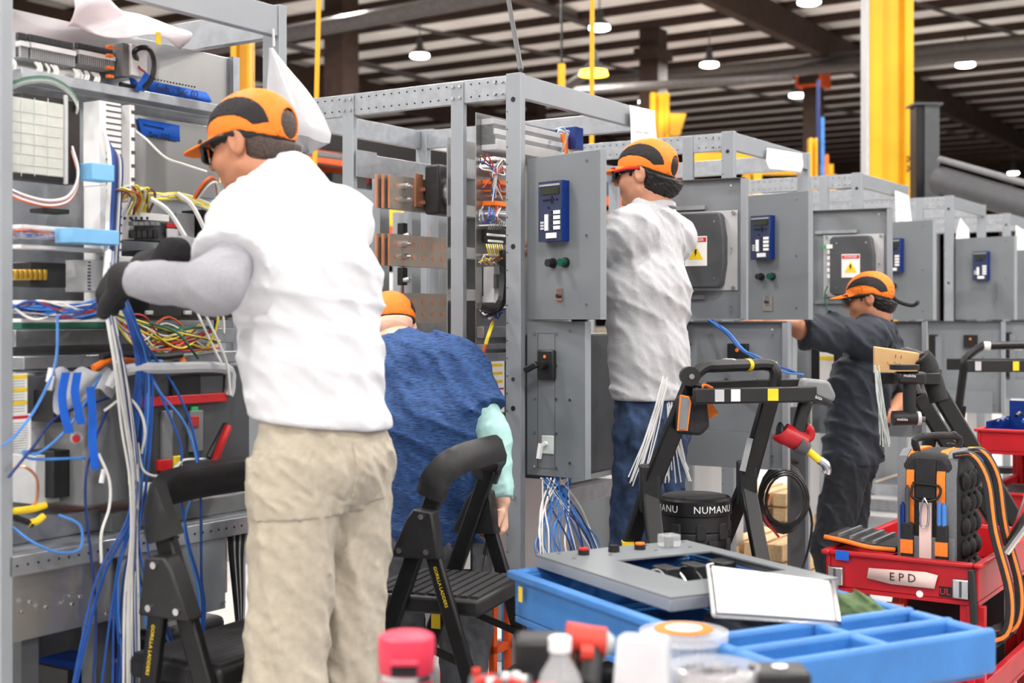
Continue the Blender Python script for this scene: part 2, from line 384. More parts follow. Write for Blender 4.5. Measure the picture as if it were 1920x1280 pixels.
# ------------------------------------------------------------------ switchgear cabinets
def loc(cab, px, py, y=None, x=None):
    inv = cab.matrix_basis.inverted(); o = inv @ Vector((0, 0, EYE)); d = inv @ at(px, py, 1.0)-o
    k = (y-o.y)/d.y if y is not None else (x-o.x)/d.x
    return o+d*k
def face(o, x=(1,0,0), up=(0,0,1)): return frame(o, x, up)
HT = 2.29
def relay(door, w, h, cx, cz, dim=1.0):
    """blue protection relay on the outer face of a door (door local: x along door, y = 0 outer face, -y outward)"""
    rw, rh, rd = .105*dim, .19*dim, .035
    MB().box(cx-rw/2, cx+rw/2, -rd, 0, cz-rh/2, cz+rh/2, 'relay_side').box(cx-rw/2, cx+rw/2-.002, -rd-.002, -rd, cz-rh/2, cz+rh/2, 'relay_blue').obj('relay', door, .003)
    y = -rd-.0035
    def p(u0, u1, v0, v1, m, name, dd=.002):
        MB().box(cx-rw/2+u0*rw, cx-rw/2+u1*rw, y-dd, y+.002, cz-rh/2+v0*rh, cz-rh/2+v1*rh, m).obj(name, door)
    p(.06,.94,.915,.95,'grey_wire','relay_nameplate'); p(.16,.9,.78,.88,'lcd','relay_screen')
    for k in range(4): p(.68,.95,.19+.085*k,.25+.085*k,'white','relay_legend')
    m = MB()
    for k in range(4): m.box(cx-rw/2+.58*rw, cx-rw/2+.65*rw, y-.003, y+.002, cz-rh/2+(.2+.085*k)*rh, cz-rh/2+(.24+.085*k)*rh, 'ink')
    for (u, v) in ((.55,.69),(.65,.69),(.6,.73),(.6,.65),(.45,.69),(.35,.69),(.25,.69),(.8,.69),(.45,.56)):
        m.cyl((cx-rw/2+u*rw, y+.001, cz-rh/2+v*rh), (cx-rw/2+u*rw, y-.003, cz-rh/2+v*rh), .0035, 'ink', 8)
    m.obj('relay_keys', door)
    p(.3,.45,.18,.45,'white','relay_legend'); p(.36,.8,.05,.14,'white','relay_label'); 
    for k in range(3): p(.12,.26,.2+.05*k,.235+.05*k,'light_grey','relay_lamp')
def lever(door, x, z):
    MB().box(x-.035, x+.035, -.02, 0, z-.05, z+.05, 'black_plastic').obj('switch_plate', door, .006)
    MB().cyl((x, -.02, z), (x, -.05, z), .014, 'black_plastic').obj('switch_knob', door)
    MB().bar((x-.005, -.055, z+.005), (x-.055, -.06, z-.02), .02, .022, 'black_plastic').obj('switch_lever', door, .006)
    MB().cyl((x, -.0205, z+.028), (x, -.022, z+.028), .006, 'orange', 10).obj('switch_mark', door)
def make_door(cab, name, hinge, direc, w, z0, z1, inside=False, lab=None):
    """door local frame: x from hinge to free edge, y = 0 the face turned to the camera, +y behind it"""
    o = bpy.data.objects.new(name, None); COL.objects.link(o); o.parent = cab
    x = Vector(direc+(0,)).normalized()
    o.matrix_basis = frame((hinge[0], hinge[1], 0), x, (-x.y, x.x, 0))
    th = .028
    if not inside:
        MB().box(0, w, 0, .003, z0, z1, 'door_grey').obj('door_skin', o, .001)
        MB().box(w-.006, w, .003, th, z0, z1, 'post_grey').box(0, .004, .003, th, z0, z1, 'post_grey').box(.004, w-.006, .003, th, z1-.004, z1, 'post_grey').box(.004, w-.006, .003, th, z0, z0+.004, 'post_grey').obj('door_flange', o)
        MB().box(w, w+.022, .001, .004, z0, z1, 'post_grey', Matrix.Translation((w,0,0)) @ Matrix.Rotation(math.radians(58), 4, 'Z') @ Matrix.Translation((-w,0,0))).obj('edge_return', o)
    else:
        MB().box(0, w, th-.003, th, z0, z1, 'grey_paint').obj('door_skin', o)
        MB().box(w-.004, w, 0, th-.003, z0, z1, 'post_grey').box(w-.022, w-.004, 0, .003, z0, z1, 'post_grey').box(0, w-.004, 0, th-.003, z1-.004, z1, 'dark_grey').box(0, w-.004, 0, th-.003, z0, z0+.004, 'post_grey').obj('door_flange', o)
    m = MB()
    for z in (z0+.05, z1-.03, (z0+z1)/2): m.cyl((w-.06, .004, z), (w-.06, -.003, z), .005, 'steel', 8)
    m.obj('door_screws', o)
    if lab: o['label'] = lab
    return o
def pilot(door, x, z, c):
    MB().cyl((x, 0, z), (x, -.008, z), .017, 'black_plastic', 16).cyl((x, -.008, z), (x, -.03, z), .013, c, 16).obj('pilot_light', door)
def cabinet(name, lab, P, W, depth, near_posts=(), near=True, color='post_grey'):
    c = thing(name, lab, 'cabinet', P, RZ, 'grey switchgear cabinets in a row')
    for (x, y, sx, sy) in ((0, 0, .03, .06), (W-.03, 0, .03, .06), (0, depth-.06, .03, .06), (W-.03, depth-.06, .03, .06)):
        MB().box(x, x+sx, y, y+sy, .012, HT, color).box(x+.004, x+sx-.004, y+.004, y+sy-.004, 0, .012, 'dark_grey').obj('corner_post', c, .002)
    for y in near_posts:
        MB().box(-.004, .02, y-.026, y+.026, 0, HT-.01, color).obj('side_post', c, .002)
        m = MB()
        for dy in (-.015, .015):
            for z in (HT-.025, HT-.065): m.cyl((-.004, y+dy, z), (-.011, y+dy, z), .006, 'steel', 8)
        m.obj('post_bolts', c)
    for nm, x0, x1, y0, y1 in (('side_beam', .002, .028, .06, depth-.06), ('side_beam', W-.028, W-.002, .06, depth-.06), ('front_beam', .03, W-.03, .004, .03), ('rear_beam', .03, W-.03, depth-.03, depth-.004)):
        MB().box(x0, x1, y0, y1, HT-.085, HT-.005, 'galv' if nm != 'front_beam' else 'post_grey').obj(nm, c, .002)
        MB().box(x0, x1, y0, y1, .0, .09, 'galv').obj(nm, c, .002)
    # rows of punched holes and bolts on the near side beam and front post
    m = MB(); y = .1
    while y < depth-.1:
        for z in (HT-.022, HT-.066): m.cyl((.0022, y, z), (.0005, y, z), .0032, 'ink', 6)
        y += .035
    z = .3
    while z < HT-.1:
        m.cyl((.0, .054, z), (-.0008, .054, z), .0025, 'ink', 6); z += .06
    for z in (2.2, 1.7, 1.15): m.cyl((0, .03, z), (-.001, .03, z), .009, 'ink', 12)
    m.obj('punched_holes', c)
    m = MB()
    for dy in (.075, .105):
        for z in (HT-.025, HT-.065): m.cyl((.002, dy, z), (-.006, dy, z), .006, 'steel', 8)
    for z in (1.25, .85, .6): m.cyl((0, .028, z), (-.005, .028, z), .007, 'steel', 10)
    m.obj('beam_bolts', c)
    return c
def wire(cab, pts, col, r=.0032, jit=0, name='wire', sub=6):
    P = [loc(cab, p[0]+random.uniform(-jit, jit), p[1]+random.uniform(-jit, jit), p[2]) for p in pts]
    return MB().tube(P, r, col, 5, sub).obj(name, cab)
DZ0, DZ1 = 1.452, 1.452+.547
tA = 0.0
PA = Vector((.029, 4.53, 0))
ROW = [(PA, .95), (at(1376,600,5.93), .95), (at(1616,600,7.6), .9), (at(1787,600,9.0), .9), (at(1894,600,10.5), .9)]
labs = ['open grey switchgear cabinet frame with copper bus bars beside the light grey shirted worker', 'second grey cabinet with white papers on its top beam, behind the light grey shirted worker', 'third grey cabinet with a danger label module on its open door', 'fourth grey cabinet with a paper sheet rolled in its frame', 'fifth grey cabinet, farthest at the right edge']
CABS = []
for i, (t, W) in enumerate(ROW):
    P = Vector((t.x, t.y, 0)); depth = 1.14
    c = cabinet('switchgear_cabinet', labs[i], P, W, depth, () if i else (.262, .755))
    if i: 
        c2 = MB().box(-.004, .02, .2, .25, 0, HT-.01, 'post_grey').obj('side_post', c, .002)
    CABS.append((c, W, depth))
    # back sheet low part, mounting panel
    MB().box(.05, W-.05, .34, .344, .3, 2.1, 'alu').obj('mounting_panel', c)
    MB().box(.03, W-.03, depth-.02, depth-.016, .1, 1.2, 'grey_paint').obj('rear_sheet', c)
    # relay door
    rd = make_door(c, 'relay_door', (.035, -.004), (-.256, -.965), (.345, .375, .43, .42, .42)[i], DZ0, DZ1)
    relay(rd, .345, .55, .15 if i < 2 else .2, 1.81, 1.0 if i else 1.05)
    if i < 3:
        pilot(rd, .13, 1.64, 'ink'); pilot(rd, .19, 1.64, 'dark_green')
        MB().box(.15, .175, -.006, 0, 1.515, 1.555, 'steel').cyl((.162, -.006, 1.53), (.162, -.016, 1.53), .007, 'black_plastic', 8).obj('key_switch', rd)
        if i: MB().box(.14, .19, -.004, 0, 1.49, 1.555, 'tin').obj('switch_cover', rd)
    else:
        MB().bar((.3, -.02, 1.58), (.3, -.02, 1.7), .01, .01, 'steel').obj('door_pull', rd)
    # inner face of the far door, carrying the back of a module
    if i < 2:
        ind = make_door(c, 'inner_door', (W-.01, -.004), (.088, -.998), .40, DZ0, DZ1, True)
        mx, mz = .21, 1.72
        prof = [(-.105,-.13),(-.09,-.145),(.09,-.145),(.1,-.13),(.112,-.05),(.112,.05),(.1,.13),(.09,.145),(-.09,.145),(-.105,.13)]
        MB().box(mx-.15, mx+.15, .018, .024, mz-.155, mz+.155, 'light_grey').obj('module_plate', ind, .002)
        MB().prism(prof, .05, 'dark_grey', face((mx, -.01, mz))).obj('display_module', ind, .006)
        m = MB()
        for sx in (-.07, .075):
            for sz in (-.11, .11): m.cyl((mx+sx, -.034, mz+sz), (mx+sx, -.038, mz+sz), .005, 'steel', 8)
        for sx in (-.135, .135):
            for sz in (-.145, .145): m.cyl((mx+sx, .018, mz+sz), (mx+sx, .006, mz+sz), .007, 'steel', 8)
        m.obj('module_screws', ind)
        MB().box(mx-.045, mx+.045, -.0368, -.035, mz-.06, mz+.055, 'paper').box(mx-.042, mx+.042, -.0376, -.0368, mz+.032, mz+.05, 'red').obj('danger_label', ind)
        m = MB().prism([(-.03,-.03),(.03,-.03),(0,.025)], .001, 'yellow', face((mx, -.0374, mz-.005)))
        m.prism([(-.003,.008),(.006,.006),(.001,-.004),(.005,-.005),(-.004,-.022),(-.002,-.009),(-.006,-.008)], .001, 'ink', face((mx, -.0384, mz-.003)))
        m.text('DANGER', face((mx, -.0378, mz+.041)), .016, 'white').obj('warning_sign', ind)
        m = MB()
        for k in range(5): m.box(mx-.118, mx-.1, -.03, -.01, mz-.06+.03*k, mz-.042+.03*k, 'white')
        m.box(mx-.12, mx-.09, -.038, -.005, mz+.085, mz+.105, 'white').box(mx-.14, mx-.12, -.034, -.008, mz+.087, mz+.103, 'green').obj('module_connector', ind)
        MB().tube([(mx-.12, -.02, mz-.1), (mx-.13, -.03, mz-.16), (mx-.09, -.03, mz-.3), (mx-.05, -.01, DZ0+.02)], .004, 'green_wire', 6, 5).obj('module_cable', ind)
        for z in (mz+.17, mz-.18):
            MB().box(mx-.19, mx+.02, .01, .024, z-.008, z+.008, 'galv').obj('stiffener', ind)
    # lower doors
    ld = make_door(c, 'lower_door', (.035, -.004), (-.087, -.996), .24, .925, 1.445)
    if i == 0:
        lever(ld, .09, 1.30); 
        MB().box(.065, .115, -.006, 0, 1.0, 1.062, 'pearl').obj('switch_plate', ld, .003)
        MB().cyl((.085, -.006, 1.035), (.085, -.02, 1.035), .008, 'white', 10).bar((.075, -.022, 1.036), (.072, -.03, .985), .012, .014, 'white').obj('toggle_handle', ld)
        m = MB()
        for z in (.955, 1.07, 1.185, 1.30, 1.405):
            for x in (.035, .125): MB().cyl((x, 0, z), (x, -.005, z), .005, 'steel', 8).obj('door_screw', ld)
        for nm, b in (('panel_seam', (.045, .117, .95, 1.405)),):
            MB().box(b[0], b[0]+.0015, -.0008, .001, b[2], b[3], 'dark_grey').box(b[1], b[1]+.0015, -.0008, .001, b[2], b[3], 'dark_grey').box(b[0], b[1], -.0008, .001, b[2], b[2]+.0015, 'dark_grey').box(b[0], b[1], -.0008, .001, b[3], b[3]+.0015, 'dark_grey').obj(nm, ld)
    else: 
        MB().box(.05, .22, -.001, .001, 1.12, 1.36, 'dark_grey').obj('window_panel', ld); lever(ld, .1, 1.33)
    li = make_door(c, 'lower_inner_door', (W-.01, -.004), (.05, -.998), .57, .885, 1.445, True)
    MB().box(.05, .5, -.012, .02, .885, 1.02, 'grey_paint').obj('document_pocket', li)
    MB().box(.16, .2, .008, .024, .95, 1.35, 'grey_paint').obj('stiffener', li)
    MB().box(.33, .41, -.004, .022, 1.28, 1.36, 'black_plastic').cyl((.37,-.004,1.335), (.37,-.007,1.335), .008, 'orange', 8).obj('switch_back', li, .004)
    MB().box(.0, .17, .01, .022, 1.04, 1.36, 'black_plastic').box(.045, .115, .004, .01, 1.14, 1.36, 'paper').box(.045, .115, .003, .004, 1.32, 1.345, 'yellow').box(.045, .115, .003, .004, 1.25, 1.27, 'yellow').obj('breaker_window', li)
    m = MB()
    for z in (.98, 1.16, 1.22): m.cyl((.32, .02, z), (.32, .006, z), .007, 'steel', 8).cyl((.44, .02, z), (.44, .006, z), .007, 'steel', 8)
    m.obj('door_screws', li)
    # cable ducts and coloured wiring seen on the mounting panel
    m = MB()
    for k in range(11): m.box(.08+.012*k, .09+.012*k, .31, .34, 1.96, 2.03, 'light_grey')
    for k in range(3): m.box(.08, .42, .29, .338, 1.52+.15*k, 1.56+.15*k, 'white')
    m.obj('terminal_strip', c)
A, WA, DA = CABS[0]
# --- interior of the first cabinet: bus bars, insulator, rails
ymid = .64
def bar3(py0, py1, hw):
    L0, L1 = loc(A, 712, py0, ymid), loc(A, 712, py1, ymid); X1 = .8
    for k in range(3):
        MB().box(L0.x+.018*k, X1, ymid+.016*(2-k)-.02, ymid+.016*(2-k)-.012, L1.z, L0.z, 'tin').box(L0.x+.018*k-.004, L0.x+.018*k, ymid+.016*(2-k)-.0202, ymid+.016*(2-k)-.0118, L1.z, L0.z, 'copper').obj('bus_bar', A)
    m = MB(); zc = (L0.z+L1.z)/2; dz = (L0.z-L1.z)*.2
    for i, dx in enumerate((.07, .12, .18, .24, .3, .36)):
        for s in (-1, 1):
            if i in hw: MB().cyl((L0.x+dx, ymid-.02, zc+s*dz), (L0.x+dx, ymid-.042, zc+s*dz), .012, 'steel', 6).cyl((L0.x+dx, ymid-.04, zc+s*dz), (L0.x+dx, ymid-.055, zc+s*dz), .006, 'steel', 8).obj('bus_bolt', A)
            else: MB().cyl((L0.x+dx, ymid-.0205, zc+s*dz), (L0.x+dx, ymid-.0215, zc+s*dz), .008, 'copper', 10).obj('bus_hole', A)
bar3(326, 389, (1, 3, 4)); bar3(437, 497, (1,)); bar3(548, 606, (1,))
L0, L1 = loc(A, 770, 326, ymid), loc(A, 784, 389, ymid)
MB().box(L0.x, L1.x, ymid-.024, ymid-.0195, L1.z, L0.z, 'copper').obj('copper_link', A)
p0, p1 = loc(A, 811, 308, .56), loc(A, 870, 408, .56)
MB().box(p0.x, p0.x+.13, .53, .6, p1.z, p0.z, 'black_plastic').obj('insulator_block', A, .01)
q = loc(A, 846, 362, .53)
MB().cyl((q.x+.005, .54, q.z), (q.x+.005, .515, q.z), .062, 'alu', 28).obj('transformer_ring', A)
MB().box(q.x-.01, q.x+.04, .51, .53, q.z+.075, q.z+.1, 'white').obj('rating_label', A)
ra, rb = loc(A, 690, 290, .73), loc(A, 690, 332, .73)
MB().box(ra.x, WA-.03, .72, .75, rb.z, ra.z, 'galv').obj('cross_rail', A, .002)
MB().box(.0, ra.x+.035, .715, .72, rb.z-.005, ra.z+.01, 'galv').obj('rail_bracket', A)
for px in (705, 765, 815):
    q = loc(A, px, 500, .9); MB().box(q.x, q.x+.06, .88, .92, .1, 2.05, 'post_grey').obj('inner_post', A)
MB().box(.06, .75, .8, .804, .2, 1.5, 'galv').obj('rear_barrier', A)
for py in (452, 535):
    q = loc(A, 752, py-20, .7); MB().box(q.x, q.x+.03, .69, .72, q.z-.04, q.z+.03, 'black_plastic').cyl((q.x+.005,.69,q.z-.02), (q.x+.005,.66,q.z-.02), .012, 'steel', 8).obj('standoff_insulator', A, .004)
# wiring strip between side post and front post (front mounting plate at y = .17)
yp = .2
a, b = loc(A, 893, 210, yp), loc(A, 948, 760, yp)
MB().box(a.x, .62, yp, yp+.004, 1.1, loc(A, 900, 212, yp).z, 'alu').obj('wiring_plate', A)
def comp(px0, py0, px1, py1, m, name, d=.04, cab=None, y=yp, bevel=.002, lift=0):
    cab = cab or A
    L, R = loc(cab, px0, py0, y), loc(cab, px1, py1, y)
    return MB().box(min(L.x,R.x), max(L.x,R.x), y-d-lift, y-lift, min(L.z, R.z), max(L.z, R.z), m).obj(name, cab, bevel)
for k in range(5): comp(902, 246+9*k, 1032, 252+9*k, ('light_grey','mid_grey')[k % 2], 'terminal_row', .05+.004*k)
comp(1030, 252, 1040, 290, 'orange', 'connector', .06); comp(1041, 248, 1050, 292, 'white', 'connector', .06)
comp(1041, 240, 1056, 285, 'relay_side', 'blue_module', .09)
for k, (c, y0, y1) in enumerate((('orange', 337, 352), ('orange', 357, 365), ('white', 367, 373), ('orange', 377, 391), ('light_grey', 395, 402), ('light_grey', 417, 422), ('black_plastic', 430, 458), ('white', 476, 482), ('light_grey', 500, 568))):
    comp(904, y0, 948, y1, c, 'din_module', .05 if c != 'black_plastic' else .07)
comp(912, 437, 946, 445, 'white', 'relay_front', .005, None, yp-.07); comp(914, 449, 942, 456, 'pearl', 'relay_front', .005, None, yp-.07)
for k in range(5): comp(925+3*k, 514, 927+3*k, 540, 'dark_grey', 'breaker_toggle', .012, None, yp-.05)
comp(903, 500, 905, 555, 'ink', 'vent_slot', .004, None, yp-.05)
for py in (302, 315, 402, 424, 486, 575): comp(897, py, 950, py+3, 'white', 'duct_edge', .07)
wc = ['blue_wire', 'white_wire', 'white_wire', 'grey_wire', 'red_wire', 'brown_wire', 'light_blue_wire']
for k in range(16):
    x = 900+random.uniform(0, 40); y0 = 305+random.uniform(-4, 6)
    wire(A, [(x, y0, yp-.05), (x+random.uniform(-4,10), y0+random.uniform(-14,22), yp-.08), (925+random.uniform(-6,8), 325+random.uniform(-8,8), yp-.09), (930+random.uniform(-25,14), 345+random.uniform(-6,35), yp-.07)], random.choice(wc), .0026)
for k in range(14):
    x = 900+3*k
    wire(A, [(x, 392+random.uniform(-6,4), yp-.05), (x+random.uniform(-8,8), 408+random.uniform(-6,8), yp-.1), (x+random.uniform(-8,8), 418, yp-.06)], random.choice(wc+['orange_wire']), .0022)
for k in range(8):
    wire(A, [(912+4*k, 458, yp-.07), (914+4*k, 466, yp-.09), (918+3.4*k, 480, yp-.06)], ('yellow_wire','white_wire')[k % 2], .0024)
    wire(A, [(915+4*k, 430, yp-.07), (919+4*k, 422, yp-.1), (922+4*k, 415, yp-.06)], 'grey_wire', .0018)
for k in range(14):
    wire(A, [(898+3.5*k, 492+random.uniform(-4,4), yp-.06), (905+3*k, 484+random.uniform(-5,8), yp-.1), (910+3*k, 496, yp-.06)], random.choice(['orange_wire','brown_wire','yellow_wire','white_wire','red_wire']), .0022)
wire(A, [(944, 470, yp-.09), (943, 540, yp-.1), (935, 575, yp-.1), (905, 590, yp-.08)], 'black_wire', .016, 0, 'cable_loom')
wire(A, [(940, 560, yp-.1), (925, 580, yp-.12), (900, 575, yp-.1)], 'black_wire', .012, 0, 'cable_loom')
wire(A, [(925, 603, yp-.06), (916, 630, yp-.1), (907, 660, yp-.09), (906, 700, yp-.05)], 'orange_wire', .006, 0, 'cable')
wire(A, [(924, 606, yp-.068), (917, 626, yp-.104), (911, 645, yp-.1)], 'yellow_wire', .007, 0, 'cable')
for k in range(9): wire(A, [(900+5*k, 584+random.uniform(-4,4), yp-.05), (910+4*k, 592+random.uniform(-6,6), yp-.1), (922+3*k, 580, yp-.05)], random.choice(['blue_wire','navy_wire','white_wire','black_wire']), .003)
for py, hh in ((612, 20), (645, 8), (662, 16)): comp(894, py, 952, py+hh, 'galv', 'lower_rail', .03)
L0, L1 = loc(A, 912, 678, yp-.03), loc(A, 944, 772, yp-.03)
m = MB().box(L0.x, L1.x, yp-.034, yp-.03, L1.z, L0.z, 'paper')
for k in range(3): m.box(L0.x+.004, L1.x-.012, yp-.0345, yp-.034, L0.z-.008-.029*k-.01, L0.z-.008-.029*k, 'yellow')
m.box(L0.x+.004, L1.x-.004, yp-.0345, yp-.034, L0.z-.1, L0.z-.094, 'red')
for k in range(14): m.box(L0.x+.006, L1.x-.02, yp-.0343, yp-.034, L0.z-.105-.004*k, L0.z-.1035-.004*k, 'mid_grey')
m.obj('instruction_label', A)
# wires and plate above the relay door
for k in range(6):
    wire(A, [(1050, 290, yp-.06), (1062+k, 262-3*k, yp-.1), (1058-2*k, 240+2*k, yp-.11), (1042+k, 242, yp-.08)], ('white_wire','light_blue_wire','white_wire')[k % 3], .0028)
# wires hanging below the lower door, and breakers seen right of it
for k in range(26):
    x0 = 1010+random.uniform(0, 62); x1 = 1000+k*5+random.uniform(-10, 10)
    wire(A, [(x0, 896, -.12), ((x0+x1)/2+random.uniform(-12,12), 950, -.14), (x1, 1010+random.uniform(-15,15), -.2), (x1+random.uniform(0,22), 1050, -.22)], random.choice(['blue_wire','white_wire','light_blue_wire','navy_wire','white_wire','light_blue_wire','grey_wire']), .003)
MB().box(.33, .8, .05, .25, .87, 1.4, 'dark_grey').obj('circuit_breaker', A, .01)
MB().box(.36, .5, .03, .05, 1.3, 1.38, 'relay_side').obj('breaker_handle', A); MB().box(.3, .93, .02, .1, .78, .84, 'galv').obj('breaker_rail', A)
MB().bar((.32, .0, 1.2), (.36, .0, 1.05), .02, .03, 'red').obj('operating_lever', A)
# --- papers on the frames
def paper(cab, pts, name, lab, cat='paper', mat='paper', lines=True, th=.0012):
    """sheet from 4 local corners: tl, tr, br, bl, gently curved"""
    P = [Vector(p) for p in pts]; t = thing(name, lab, cat, (0,0,0)); t.matrix_basis = cab.matrix_basis.copy()
    nrm = (P[1]-P[0]).cross(P[3]-P[0]).normalized()
    f = lambda u, v: (P[0]*(1-u)+P[1]*u)*(1-v)+(P[3]*(1-u)+P[2]*u)*v+nrm*.012*math.sin(3*u+4*v)*v
    MB().grid(f, 6, 10, mat).obj('sheet', t, 0, th)
    if lines:
        m = MB()
        for k in range(5):
            v = .25+.12*k
            for u0, u1 in ((.2, .45), (.5, .7)):
                m.add([f(u0,v)+nrm*.003, f(u1,v)+nrm*.003, f(u1,v+.02)+nrm*.003, f(u0,v+.02)+nrm*.003, f(u0,v)-nrm*.003, f(u1,v)-nrm*.003, f(u1,v+.02)-nrm*.003, f(u0,v+.02)-nrm*.003], [(0,1,2,3),(4,5,6,7)], 'light_grey')
        m.obj('printed_lines', t)
    return t
paper(A, [(WA-.19, -.012, 2.28), (WA+.02, -.012, 2.285), (WA+.03, -.03, 1.93), (WA-.17, -.03, 1.9)], 'paper_sheet', 'white paper sheet hanging from the cabinet beam above the light grey shirted worker')
B = CABS[1][0]; paper(B, [(.35, -.012, 2.25), (.8, -.012, 2.27), (.78, -.02, 2.17), (.34, -.02, 2.15)], 'paper_sheet', 'pale printed sheet taped along the top beam of the second cabinet')
C_ = CABS[2][0]; paper(C_, [(.55, -.02, 2.23), (.83, -.02, 2.22), (.85, -.06, 1.75), (.5, -.06, 1.76)], 'paper_sheet', 'white paper hanging on the third cabinet, left of the fourth')
D_ = CABS[3][0]; paper(D_, [(.3, .03, 2.16), (.62, .05, 2.1), (.5, .03, 1.93), (.1, .02, 1.92)], 'paper_sheet', 'curled white sheet inside the top of the fourth cabinet')
E_ = CABS[4][0]; paper(E_, [(.1, -.02, 2.2), (.8, .0, 2.15), (.8, -.02, 1.9), (.1, -.02, 1.88)], 'paper_sheet', 'bright white sheet on the farthest cabinet at the right edge', lines=False)
# --- frames of a second row, seen through the first
for k, (t, off) in enumerate(((-.2, 2.9), (2.0, 3.0), (4.4, 3.0), (7.0, 3.0))):
    P = PA+D*t-N*off
    c = cabinet('rear_row_cabinet', ['empty grey cabinet frame behind the bus bars', 'empty grey cabinet frame behind the second cabinet', 'empty grey cabinet frame behind the third cabinet', 'empty grey cabinet frame behind the fourth cabinet'][k], P, 1.0, 1.0, (.3, .7)); c['group'] = 'cabinet frames of the rear row'
    MB().box(.05, .95, .5, .504, .2, 1.7, 'grey_paint').obj('rear_sheet', c)
# ------------------------------------------------------------------ the left cabinet being wired
P0 = Vector((-1.085, 2.84, 0)); W0 = .885
Z0 = cabinet('switchgear_cabinet', 'big open cabinet full of loose wires, at the left edge', P0, W0, 1.14)
def c0(px0, py0, px1, py1, m, name, y=.2, d=.04, bevel=.002, parent=None):
    L, R = loc(Z0, px0, py0, y), loc(Z0, px1, py1, y)
    return MB().box(min(L.x,R.x), max(L.x,R.x), y-d, y, min(L.z,R.z), max(L.z,R.z), m).obj(name, parent or Z0, bevel)
def lx(px, y): return loc(Z0, px, 600, y).x
def lz(px, py, y): return loc(Z0, px, py, y).z
def row(px0, px1, pya, pyb, y, d, m, name, bevel=.002):
    """horizontal box: left/right by pixel, height taken from the pixels at its left end"""
    return MB().box(lx(px0, y), lx(px1, y), y-d, y, lz(px0, pyb, y), lz(px0, pya, y), m).obj(name, Z0, bevel)
YB = .3
row(14, 428, 15, 150, YB, .004, 'alu', 'upper_back_plate')
row(14, 400, 150, 700, YB+.02, .004, 'galv', 'device_plate')
c0(222, 212, 402, 375, 'alu', 'bright_panel', YB, .02)
row(10, 428, 132, 152, YB-.03, .06, 'galv', 'cross_rail')
MB().box(lx(428, YB), lx(440, YB), YB-.02, YB+.01, 1.0, 2.2, 'galv').obj('panel_edge_post', Z0)
m = MB(); 
for k in range(26): m.cyl((lx(20, YB)+.022*k, YB-.0605, lz(10,143,YB-.03)), (lx(20, YB)+.022*k, YB-.062, lz(10,143,YB-.03)), .0028, 'ink', 6)
for k in range(22): m.cyl((lx(240, YB)+.011*k, YB-.0045, lz(14,95,YB)+(.0)), (lx(240, YB)+.011*k, YB-.0055, lz(14,95,YB)), .0024, 'ink', 6)
m.obj('punched_holes', Z0)
# terminal strips: base, levers and rows of slots
def terminals(px0, px1, pya, pyb, n, name='terminal_strip'):
    y = YB-.004; x0, x1 = lx(px0, y), lx(px1, y); z1 = lz(px0, pya, y); z0 = lz(px0, pyb, y); w = (x1-x0)/n
    t = MB().box(x0, x1, y-.03, y, z0, z1, 'light_grey').box(x0, x1, y-.05, y-.03, z0+.45*(z1-z0), z0+.65*(z1-z0), 'white').obj(name, Z0)
    a = MB(); 
    for k in range(n):
        x = x0+w*k
        a.box(x+.1*w, x+.6*w, y-.042, y-.03, z1-.25*(z1-z0), z1, 'dark_grey')
        for r in range(4): a.box(x+.15*w, x+.7*w, y-.038, y-.03, z0+(.04+.1*r)*(z1-z0), z0+(.1+.1*r)*(z1-z0), 'dark_grey')
        a.box(x+.72*w, x+.95*w, y-.046, y-.03, z0, z1-.02, 'light_grey')
    a.obj('terminal_slot', t)
terminals(14, 30, 64, 110, 6); terminals(34, 118, 67, 113, 24); terminals(124, 192, 83, 122, 18)
m = MB()
for k in range(22):
    px = random.choice((20, 50, 58, 66, 74, 88, 95, 103, 140, 146, 160, 172, 180))+random.uniform(-3, 3); py = 112+(px-20)*.18
    a, b = loc(Z0, px, py-3, YB-.05), loc(Z0, px+random.uniform(-5,8), py+18, YB-.07)
    MB().tube([a, (a+b)/2+Vector((0,-.01,0)), b], .0035, 'white_wire', 6, 3).obj('ferrule_wire', Z0)
c0(195, 85, 208, 150, 'mid_grey', 'din_module', YB-.004, .07); c0(207, 88, 237, 152, 'white', 'io_module', YB-.004, .08)
for py in (85, 101, 124, 140): c0(197, py, 207, py+8, 'orange', 'connector', YB-.075, .015)
c0(207, 88, 231, 93, 'orange', 'connector', YB-.084, .006)
row(237, 262, 110, 135, YB-.004, .02, 'galv', 'din_rail')
wire(Z0, [(262,122,.24), (252,100,.2), (262,90,.18), (280,93,.18), (289,115,.18), (285,145,.18), (270,163,.2), (245,163,.22), (225,158,.22)], 'black_wire', .007, 0, 'black_cable', 8)
wire(Z0, [(272,135,.2), (262,128,.21), (258,120,.23)], 'red_wire', .003)
def tape(pts, y, text=None, tsize=.02):
    P = [loc(Z0, p[0], p[1], y) for p in pts]; n = len(P)
    m = MB(); m.add(P, [tuple(range(n))], 'blue_tape'); o = m.obj('blue_tape', Z0, 0, .001)
    if text:
        m = MB()
        for st, px, py in text:
            q = loc(Z0, px, py, y-.004); q2 = loc(Z0, px+40, py+(6 if y < .28 else 6), y-.004)
            m.text(st, frame(q, (1,0,-.0), (0,0,1)), tsize, 'ink')
        m.obj('tape_handwriting', o if False else Z0)
tape([(284,152),(386,173),(392,180),(397,190),(392,193),(280,172),(278,162)], YB-.012, [('Swh - Sec 02', 333, 172)], .03)
tape([(258,221),(336,235),(337,266),(320,262),(265,253)], YB-.026, [('Sec 002', 300, 256)], .024)
q = loc(Z0, 268, 234, YB-.0275); MB().tube([q+Vector((.0022*k, 0, (.004 if k % 2 else -.003)-.0001*k)) for k in range(34)], .0008, 'ink', 4).obj('tape_scribble', Z0)
